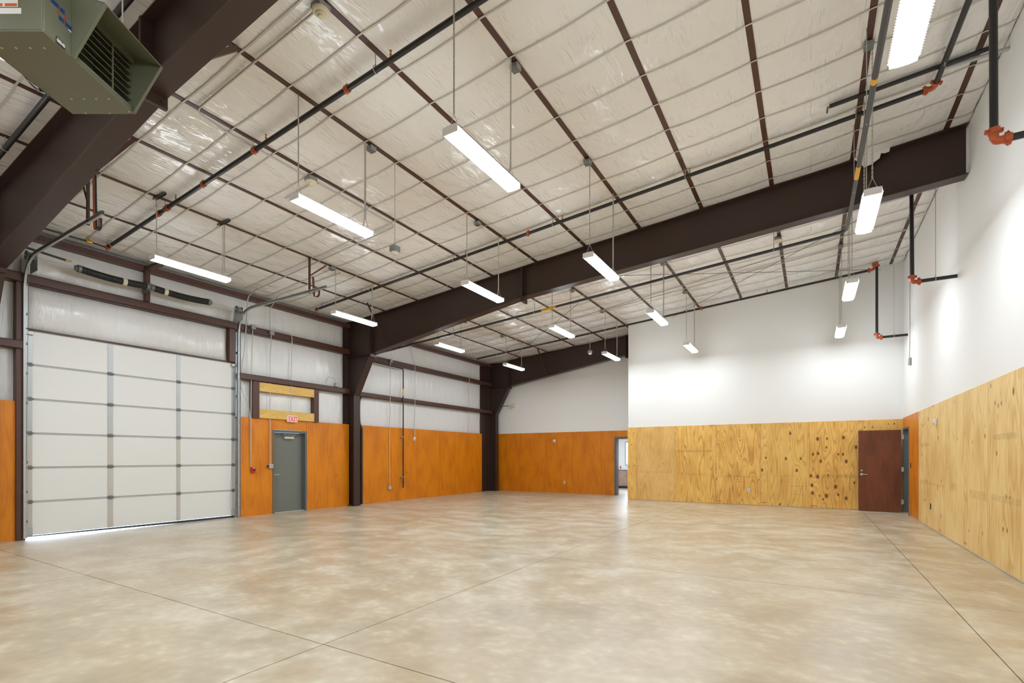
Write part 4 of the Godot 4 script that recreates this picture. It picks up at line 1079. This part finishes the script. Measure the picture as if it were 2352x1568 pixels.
func build_fittings() -> void:
	# roof conduits and detectors
	var t := conduit("conduit under the roof from the detector beside the heater frame", [Vector3(-4.40, roof(-4.40) - 0.05, -3.36), Vector3(-6.72, roof(-6.72) - 0.05, -3.36), Vector3(-6.78, roof(-6.78) - 0.05, -3.75)], 0.013)
	t = conduit("conduit strapped along a purlin past the second-row detector", [Vector3(-6.78, roof(-6.78) - 0.05, -3.76), Vector3(-6.785, roof(-6.785) - 0.05, -5.0)], 0.013)
	t = conduit("conduit from the second-row detector across to the door wall", [Vector3(-6.79, roof(-6.79) - 0.05, -5.25), Vector3(-6.79, roof(-6.79) - 0.05, -7.0), Vector3(-11.3, roof(-11.3) - 0.07, -7.05)], 0.013)
	t = conduit("conduit turning down the door wall beside the overhead door", [Vector3(-11.31, roof(-11.3) - 0.07, -7.05), Vector3(-11.70, 5.35, -7.05), Vector3(-11.73, 5.1, -7.05), Vector3(-11.74, 4.2, -7.0), Vector3(-11.80, 3.32, -6.93)], 0.013)
	conduit("short conduit stub beside the second detector", [Vector3(-6.8, roof(-6.8) - 0.05, -5.2), Vector3(-7.55, roof(-7.55) - 0.05, -5.2)], 0.013)
	detector(Vector3(-4.30, roof(-4.30) - 0.09, -3.36), 0.075, M.cream, "cream smoke detector under the roof beside the heater frame")
	detector(Vector3(-6.79, roof(-6.79) - 0.09, -5.12), 0.075, M.cream, "cream smoke detector on a purlin over the second light row")
	detector(Vector3(-0.64, roof(-0.64) - 0.08, -12.7), 0.075, M.cream, "cream smoke detector beyond the middle frame near the right wall")
	for q in [[-5.53, -5.68, 4.60, "second and third light rows"], [-6.5, -16.0, 4.98, "far frame and the partition edge"]]:
		var d := thing("pendant_detector", "detector hanging on a long rod between the " + q[3], "detector", Vector3(q[0], q[2], q[1]), "hanging detectors")
		tpart(d, "rod", [Vector3(0, 0.1, 0), Vector3(0, roof(q[0]) - q[2], 0)], 0.006, M.zinc, 0, 6)
		box_on(d, "back_box", Vector3(0, 0.07, 0), Vector3(0.06, 0.045, 0.06), M.box)
		var ds := new_st(); lathe(ds, Vector3(0, 0.026, 0), Vector3.DOWN, [Vector2(0.056, 0), Vector2(0.056, 0.018), Vector2(0.04, 0.03), Vector2(0.036, 0.045), Vector2(0, 0.05)], 18); part(d, "head", ds, M.plastic)
	conduit("conduit along the far bay between junction boxes", [Vector3(-9.2, roof(-9.2) - 0.05, -14.78), Vector3(1.85, roof(1.85) - 0.05, -14.2)], 0.011)
	conduit("second conduit along the far bay beside the first", [Vector3(-5.5, roof(-5.5) - 0.05, -14.5), Vector3(2.05, roof(2.05) - 0.05, -13.4)], 0.011)
	conduit("conduit crossing under the roof to the junction box by the middle frame", [Vector3(-9.2, roof(-9.2) - 0.05, -7.72), Vector3(-11.3, roof(-11.3) - 0.06, -7.6), Vector3(-11.76, 5.2, -7.66), Vector3(-11.76, 4.64, -7.66)], 0.012)
	# left wall, door bay
	t = conduit("conduit dropping to the red pull station", [Vector3(-11.74, 4.6, -7.19), Vector3(-11.74, 4.3, -7.19), Vector3(-11.80, 3.2, -7.19), Vector3(-11.82, 1.2, -7.19)], 0.011, 0.2)
	box_on(t, "box", Vector3(-11.72, 4.63, -7.19), Vector3(0.04, 0.05, 0.055), M.box)
	t = conduit("conduit slanting across to the pull station line", [Vector3(-11.80, 3.3, -6.93), Vector3(-11.81, 3.1, -6.95), Vector3(-11.82, 2.62, -7.16), Vector3(-11.82, 2.4, -7.175)], 0.009, 0.1)
	t = conduit("conduit dropping to the switch box beside the grey door", [Vector3(-11.74, 4.6, -7.68), Vector3(-11.74, 4.25, -7.68), Vector3(-11.81, 4.05, -7.70), Vector3(-11.82, 1.25, -7.70)], 0.011, 0.12)
	box_on(t, "box", Vector3(-11.72, 4.60, -7.68), Vector3(0.04, 0.055, 0.055), M.box)
	conduit("conduit bending down to the exit sign", [Vector3(-11.73, 4.69, -7.74), Vector3(-11.73, 4.70, -8.27), Vector3(-11.76, 4.2, -8.28), Vector3(-11.81, 2.66, -8.28)], 0.011, 0.14)
	var e := thing("exit_sign", "white exit sign with red letters above the grey door", "exit sign", Vector3(-11.82, 2.46, -8.32))
	var s := new_st(); cbox(s, Vector3(0.02, 0, 0), Vector3(0.022, 0.088, 0.155), 0.012); part(e, "case", s, M.plastic)
	tpart(e, "stem", [Vector3(0.02, 0.085, 0.04), Vector3(0.02, 0.2, 0.04)], 0.018, M.zinc)
	text(e, "letters", "EXIT", Vector3(0.043, 0.0, -0.005), Basis(Vector3.UP, PI / 2), 0.175, M.exit, 0.72)
	var p := thing("pull_station", "red fire alarm pull station on the stained plywood", "pull station", Vector3(-11.83, 1.135, -7.255))
	s = new_st(); cbox(s, Vector3(0.015, 0, 0), Vector3(0.03, 0.066, 0.05), 0.006); part(p, "case", s, M.red)
	s = new_st(); cbox(s, Vector3(0.048, 0.002, 0), Vector3(0.004, 0.022, 0.03), 0.003); part(p, "handle", s, M.darkplate)
	text(p, "letters", "FIRE", Vector3(0.046, 0.045, 0), Basis(Vector3.UP, PI / 2), 0.03, M.plastic)
	var w := thing("switch_box", "grey steel switch box beside the grey exit door", "switch box", Vector3(-11.83, 1.22, -7.715))
	s = new_st(); cbox(s, Vector3(0.02, 0, 0), Vector3(0.038, 0.055, 0.055), 0.008); part(w, "case", s, M.zinc)
	s = new_st(); cbox(s, Vector3(0.06, 0, -0.005), Vector3(0.005, 0.012, 0.008), 0.002); part(w, "toggle", s, M.darkplate)
	tpart(w, "side_knob", [Vector3(0.02, 0.0, 0.05), Vector3(0.02, 0.0, 0.085)], 0.024, M.darkplate)
	s = new_st(); cbox(s, Vector3(-11.72, 3.53, -9.68), Vector3(0.04, 0.05, 0.05), 0.008)
	var cam := solid("wall_sensor", s, M.box, "small grey box with looped conduit on the girt beside the middle column", "sensor")
	tpart(cam, "looped_conduit", fillet([Vector3(-11.72, 3.56, -9.66), Vector3(-11.72, 3.72, -9.62), Vector3(-11.72, 3.72, -9.38), Vector3(-11.76, 3.52, -9.34)], 0.1, 6), 0.011, M.zinc, 0, 8)
	# left wall, far bay
	t = conduit("conduit dropping to a low outlet box beside the gas drop", [Vector3(-11.74, 4.56, -11.86), Vector3(-11.76, 3.0, -11.86), Vector3(-11.83, 2.5, -11.9), Vector3(-11.83, 0.5, -11.9)], 0.011, 0.2)
	box_on(t, "box", Vector3(-11.72, 4.58, -11.86), Vector3(0.04, 0.05, 0.05), M.box); box_on(t, "outlet_box", Vector3(-11.815, 0.45, -11.9), Vector3(0.03, 0.055, 0.055), M.zinc)
	t = conduit("conduit dropping to a white strobe on the stained plywood", [Vector3(-11.80, 5.3, -12.9), Vector3(-11.80, 4.9, -12.95), Vector3(-11.76, 4.7, -13.05), Vector3(-11.76, 3.0, -13.05), Vector3(-11.83, 2.7, -13.1), Vector3(-11.83, 2.15, -13.1)], 0.011, 0.12)
	strobe(Vector3(-11.85, 2.08, -13.1), PI / 2, "white alarm strobe on the stained left wall below its conduit")
	conduit("conduit near the far corner column", [Vector3(-11.76, 4.8, -16.25), Vector3(-11.78, 3.2, -16.25), Vector3(-11.84, 2.44, -16.3)], 0.009, 0.2)
	# far wall
	strobe(Vector3(-8.99, 2.10, -18.33), 0.0, "white alarm strobe high on the dark stained far wall")
	outlet(Vector3(-8.54, 0.43, -18.33), 0.0, "small outlet plate low on the stained far wall")
	var fl := thing("wall_light", "small olive wall light with conduit beside the far column", "wall light", Vector3(-11.0, 3.64, -18.35))
	s = new_st(); cbox(s, Vector3(0.06, 0.02, 0.03), Vector3(0.07, 0.08, 0.03), 0.01); part(fl, "back_box", s, M.cream)
	s = new_st(); lathe(s, Vector3(-0.02, -0.01, 0.1), Vector3(0, -0.6, 0.8), [Vector2(0, -0.05), Vector2(0.04, -0.05), Vector2(0.075, 0.05), Vector2(0.07, 0.055), Vector2(0, 0.045)], 16); part(fl, "head", s, M.cream)
	tpart(fl, "conduit", [Vector3(-0.05, 0.02, 0.02), Vector3(-0.5, 0.02, 0.02)], 0.011, M.galvdark)
	# partition and right wall
	outlet(Vector3(-1.62, 0.455, -16.62), 0.0, "white double outlet low on the pine partition")
	strobe(Vector3(2.08, 2.13, -12.5), -PI / 2, "white alarm strobe on the pale pine right wall")
	outlet(Vector3(2.08, 1.245, -15.42), -PI / 2, "brown switch plate on the stained strip beside the walnut door")
	outlet(Vector3(2.08, 0.45, -13.05), -PI / 2, "dark outlet low on the pale pine right wall")
	t = conduit("conduit dropping down the white right wall to a small box", [Vector3(2.06, 6.5, -15.4), Vector3(2.06, 4.3, -15.4), Vector3(2.06, 3.85, -15.5)], 0.012, 0.2)
	box_on(t, "box", Vector3(2.075, 3.80, -15.52), Vector3(0.025, 0.08, 0.09), M.box)
	# torn scrap of vinyl hanging over the middle frame
	s = new_st()
	prism(s, PackedVector2Array([Vector2(0.62, 6.49), Vector2(0.70, 6.40), Vector2(0.76, 6.31), Vector2(0.85, 6.33), Vector2(0.97, 6.40), Vector2(0.99, 6.48), Vector2(1.04, 6.46), Vector2(1.10, 6.47), Vector2(1.11, 6.54), Vector2(0.62, 6.51)]), -10.212, -10.207)
	solid("vinyl_scrap", s, M.vinyl, "torn scrap of white vinyl hanging over the middle steel frame", "scrap")

func strobe(c: Vector3, turn: float, label: String) -> void:
	var t := thing("alarm_strobe", label, "strobe", c, "wall strobes"); t.rotation.y = turn
	var s := new_st(); cbox(s, Vector3(0, 0, 0.022), Vector3(0.055, 0.068, 0.02), 0.008); part(t, "case", s, M.plastic)
	s = new_st(); cbox(s, Vector3(0, 0.018, 0.05), Vector3(0.018, 0.026, 0.014), 0.007); part(t, "lens", s, M.label)
	s = new_st(); cbox(s, Vector3(0, -0.035, 0.043), Vector3(0.035, 0.014, 0.002), 0.001); part(t, "red_lettering_bar", s, M.red)

func outlet(c: Vector3, turn: float, label: String) -> void:
	var t := thing("outlet", label, "outlet", c, "wall outlets"); t.rotation.y = turn
	var dark := label.contains("brown") or label.contains("dark")
	var s := new_st(); cbox(s, Vector3(0, 0, 0.005), Vector3(0.038, 0.06, 0.004), 0.002); part(t, "plate", s, M.darkplate if dark else M.label)
	for e in [-1.0, 1.0]:
		s = new_st(); lathe(s, Vector3(0, 0.022 * e, 0.008), Vector3(0, 0, 1), [Vector2(0.016, 0), Vector2(0.015, 0.003), Vector2(0, 0.003)], 14)
		part(t, "socket", s, M.box if not dark else M.galvdark)

# ------------------------------------------------------------------ unit heater
func build_heater() -> void:
	# local frame: x = discharge direction, z = towards the viewer's side, y up; origin under the discharge face
	var t := thing("unit_heater", "olive grey gas unit heater with louvered outlet hung beside the near frame", "heater", Vector3.ZERO)
	var a := deg_to_rad(30.999)
	t.transform = Transform3D(Basis(Vector3.UP, a), Vector3(-sin(a), 0, -cos(a)) * 4.2 + Vector3(cos(a), 0, -sin(a)) * -3.185 + Vector3(0, 4.34, 0))
	# the far bottom edge lies at local z = 0, the near one at z = +0.815
	var H := 0.47
	var s := new_st()
	box(s, Vector3(-0.52, 0.0, 0.0), Vector3(0.0, 0.02, 0.815), 0.003)            # bottom pan
	box(s, Vector3(-0.515, H - 0.01, 0.005), Vector3(-0.005, H, 0.81))            # top
	box(s, Vector3(-0.52, 0.02, 0.0), Vector3(-0.505, H - 0.01, 0.815), 0.002)    # back
	box(s, Vector3(-0.505, 0.02, 0.0), Vector3(0.0, H - 0.01, 0.012))             # far end
	box(s, Vector3(-0.015, 0.02, 0.012), Vector3(0.0, 0.045, 0.6))                # sill under the outlet
	box(s, Vector3(-0.015, H - 0.05, 0.012), Vector3(0.0, H - 0.01, 0.6))
	part(t, "casing", s, M.heater)
	part(t, "side_panel", box_st(Vector3(-0.518, 0.012, 0.802), Vector3(-0.006, H - 0.012, 0.818), 0.003), M.heater)
	part(t, "front_panel", box_st(Vector3(-0.018, 0.014, 0.6), Vector3(0.002, H - 0.012, 0.812), 0.003), M.heater)
	part(t, "inner_baffle", box_st(Vector3(-0.34, 0.03, 0.02), Vector3(-0.33, H - 0.02, 0.6)), M.heater)
	for k in 7:
		s = new_st(); cbox(s, Vector3(-0.045, 0.075 + k * 0.054, 0.305), Vector3(0.042, 0.0018, 0.285), 0.0, Basis(Vector3(0, 0, 1), -0.55))
		part(t, "louver", s, M.heater)
	part(t, "louver_link", box_st(Vector3(-0.02, 0.05, 0.2), Vector3(-0.014, H - 0.05, 0.212)), M.heater)
	# flared hood: top flap with tapering cheeks
	s = new_st()
	prism(s, PackedVector2Array([Vector2(0.0, 0.0), Vector2(0.012, 0.0), Vector2(0.24, 0.385), Vector2(0.235, 0.395), Vector2(0.0, H)]), 0.592, 0.6)
	prism(s, PackedVector2Array([Vector2(0.0, 0.0), Vector2(0.012, 0.0), Vector2(0.24, 0.385), Vector2(0.235, 0.395), Vector2(0.0, H)]), 0.0, 0.008)
	prism(s, PackedVector2Array([Vector2(0.0, H - 0.006), Vector2(0.238, 0.388), Vector2(0.24, 0.394), Vector2(0.0, H)]), 0.0, 0.6)
	var hood := part(t, "outlet_hood", s, M.heater)
	for zz in [0.575, 0.0]:
		s = new_st()
		var p0 := Vector3(0.008, 0.0, zz + 0.0125)
		var p1 := Vector3(0.242, 0.388, zz + 0.0125)
		var d := (p1 - p0)
		cbox(s, (p0 + p1) / 2, Vector3(d.length() / 2, 0.002, 0.0125), 0.001, Basis(d.normalized(), Vector3(0, 0, 1).cross(d.normalized()), Vector3(0, 0, 1)))
		part(hood, "hood_lip", s, M.heater)
	s = new_st()
	for q in [[-0.12, 0.68], [-0.22, 0.68], [-0.32, 0.68], [-0.42, 0.68], [-0.07, 0.18], [-0.17, 0.18], [-0.27, 0.18], [-0.37, 0.18], [-0.02, 0.03], [-0.2, 0.012], [-0.4, 0.012]]:
		lathe(s, Vector3(q[0], 0.0, q[1]), Vector3.DOWN, [Vector2(0.008, 0), Vector2(0.006, 0.003), Vector2(0, 0.004)], 8)
	part(t, "screws", s, M.zinc)
	# fan guard at the back
	s = new_st()
	var c := Vector3(-0.52, 0.2, 0.3)
	for k in 6:
		var ring := []
		var r := 0.05 + k * 0.036
		for j in 25: ring.append(c + Vector3(-0.09 + 0.012 * k * k * 0.3, r * sin(TAU * j / 24.0), r * cos(TAU * j / 24.0)))
		tube(s, ring, 0.003, 5)
	for j in 8:
		var v := Vector3(0, sin(TAU * j / 8.0), cos(TAU * j / 8.0))
		tube(s, [c + v * 0.03 + Vector3(-0.09, 0, 0), c + v * 0.16 + Vector3(-0.07, 0, 0), c + v * 0.235], 0.003, 5)
	part(t, "fan_guard", s, M.darkplate)
	for k in 3:
		var b := TAU * k / 3.0
		s = new_st(); cbox(s, c + Vector3(-0.03, sin(b) * 0.1, cos(b) * 0.1), Vector3(0.002, 0.09, 0.045), 0.0, Basis(Vector3(1, 0, 0), -b + PI / 2) * Basis(Vector3.UP, 0.4)); part(t, "fan_blade", s, M.darkplate)
	# print and labels
	var fb := Basis(Vector3.UP, PI / 2)
	text(t, "brand_letters", "HOT DAWG", Vector3(0.004, 0.198, 0.648), fb, 0.042, M.blue, 0.5)
	text(t, "brand_letters", "HOT DAWG", Vector3(0.004, 0.268, 0.712), fb * Basis(Vector3(0, 0, 1), PI), 0.042, M.blue, 0.5)
	for q in [[0.229, 0.706, 1.0], [0.238, 0.650, -1.0]]:
		s = new_st()
		for k in 2: cbox(s, Vector3(0.003, q[0] + q[2] * (0.008 - 0.011 * k), q[1] + 0.003 * k), Vector3(0.001, 0.005, 0.008 - 0.002 * k), 0.0)
		part(t, "logo_mark", s, M.red)
	part(t, "tag_plate", box_st(Vector3(0.002, 0.006, 0.654), Vector3(0.005, 0.048, 0.724)), M.darkplate)
	text(t, "tag_letters", "GUH-03", Vector3(0.006, 0.027, 0.689), fb, 0.034, M.label, 0.52)
	part(t, "sticker", box_st(Vector3(0.003, 0.170, 0.605), Vector3(0.005, 0.180, 0.628)), M.label)
	part(t, "rating_label", box_st(Vector3(-0.41, 0.118, 0.818), Vector3(-0.147, 0.157, 0.8195)), M.label)
	part(t, "warning_label", box_st(Vector3(-0.41, 0.165, 0.818), Vector3(-0.17, 0.37, 0.8195)), M.label)
	for q in [[-0.40, -0.272], [-0.257, -0.175]]: part(t, "warning_stripe", box_st(Vector3(q[0], 0.169, 0.8195), Vector3(q[1], 0.188, 0.8205)), M.labelorange)
	for q in [[-0.45, 0.05], [-0.45, 0.76], [-0.06, 0.05], [-0.06, 0.76]]:
		var gp: Vector3 = t.transform * Vector3(q[0], H, q[1])
		tpart(t, "hanger_rod", [Vector3(q[0], H, q[1]), Vector3(q[0], roof(gp.x) - 4.34, q[1])], 0.006, M.zinc, 0, 6)

# ------------------------------------------------------------------ camera, sky, exposure
func _ready() -> void:
	var cam := Camera3D.new(); cam.name = "camera"; add_child(cam)
	cam.position = Vector3(0, 1.45, 0); cam.rotation_degrees = Vector3(0, 30.999, 0)
	cam.set_frustum(0.1 * 1568.0 / 1144.116, Vector2(0, 0.1 * (1049.517 - 784.0) / 1144.116), 0.1, 200.0)
	cam.current = true
	var env := Environment.new()
	env.background_mode = Environment.BG_SKY
	var sky := Sky.new()
	var sm := ProceduralSkyMaterial.new()
	sm.sky_top_color = srgb(150, 185, 230); sm.sky_horizon_color = srgb(225, 235, 248); sm.ground_bottom_color = srgb(200, 200, 196); sm.ground_horizon_color = srgb(225, 235, 248); sm.sky_energy_multiplier = 4.0; sm.ground_energy_multiplier = 3.0
	sky.sky_material = sm; env.sky = sky
	env.tonemap_mode = Environment.TONE_MAPPER_LINEAR
	env.tonemap_exposure = 1.03
	env.sdfgi_enabled = true; env.ssao_enabled = true; env.ssil_enabled = true
	var we := WorldEnvironment.new(); we.name = "environment"; we.environment = env; add_child(we)
	make_materials()
	build_shell()
	build_ceiling()
	build_frames()
	build_overhead_door()
	build_doors()
	build_kitchen()
	build_lights()
	build_pipes()
	build_fittings()
	build_heater()
	solid("driveway", box_st(Vector3(-40, -0.35, -30), Vector3(-12.35, -0.03, 15)), M.outer, "pale concrete apron outside the overhead door", "driveway", "", "structure")
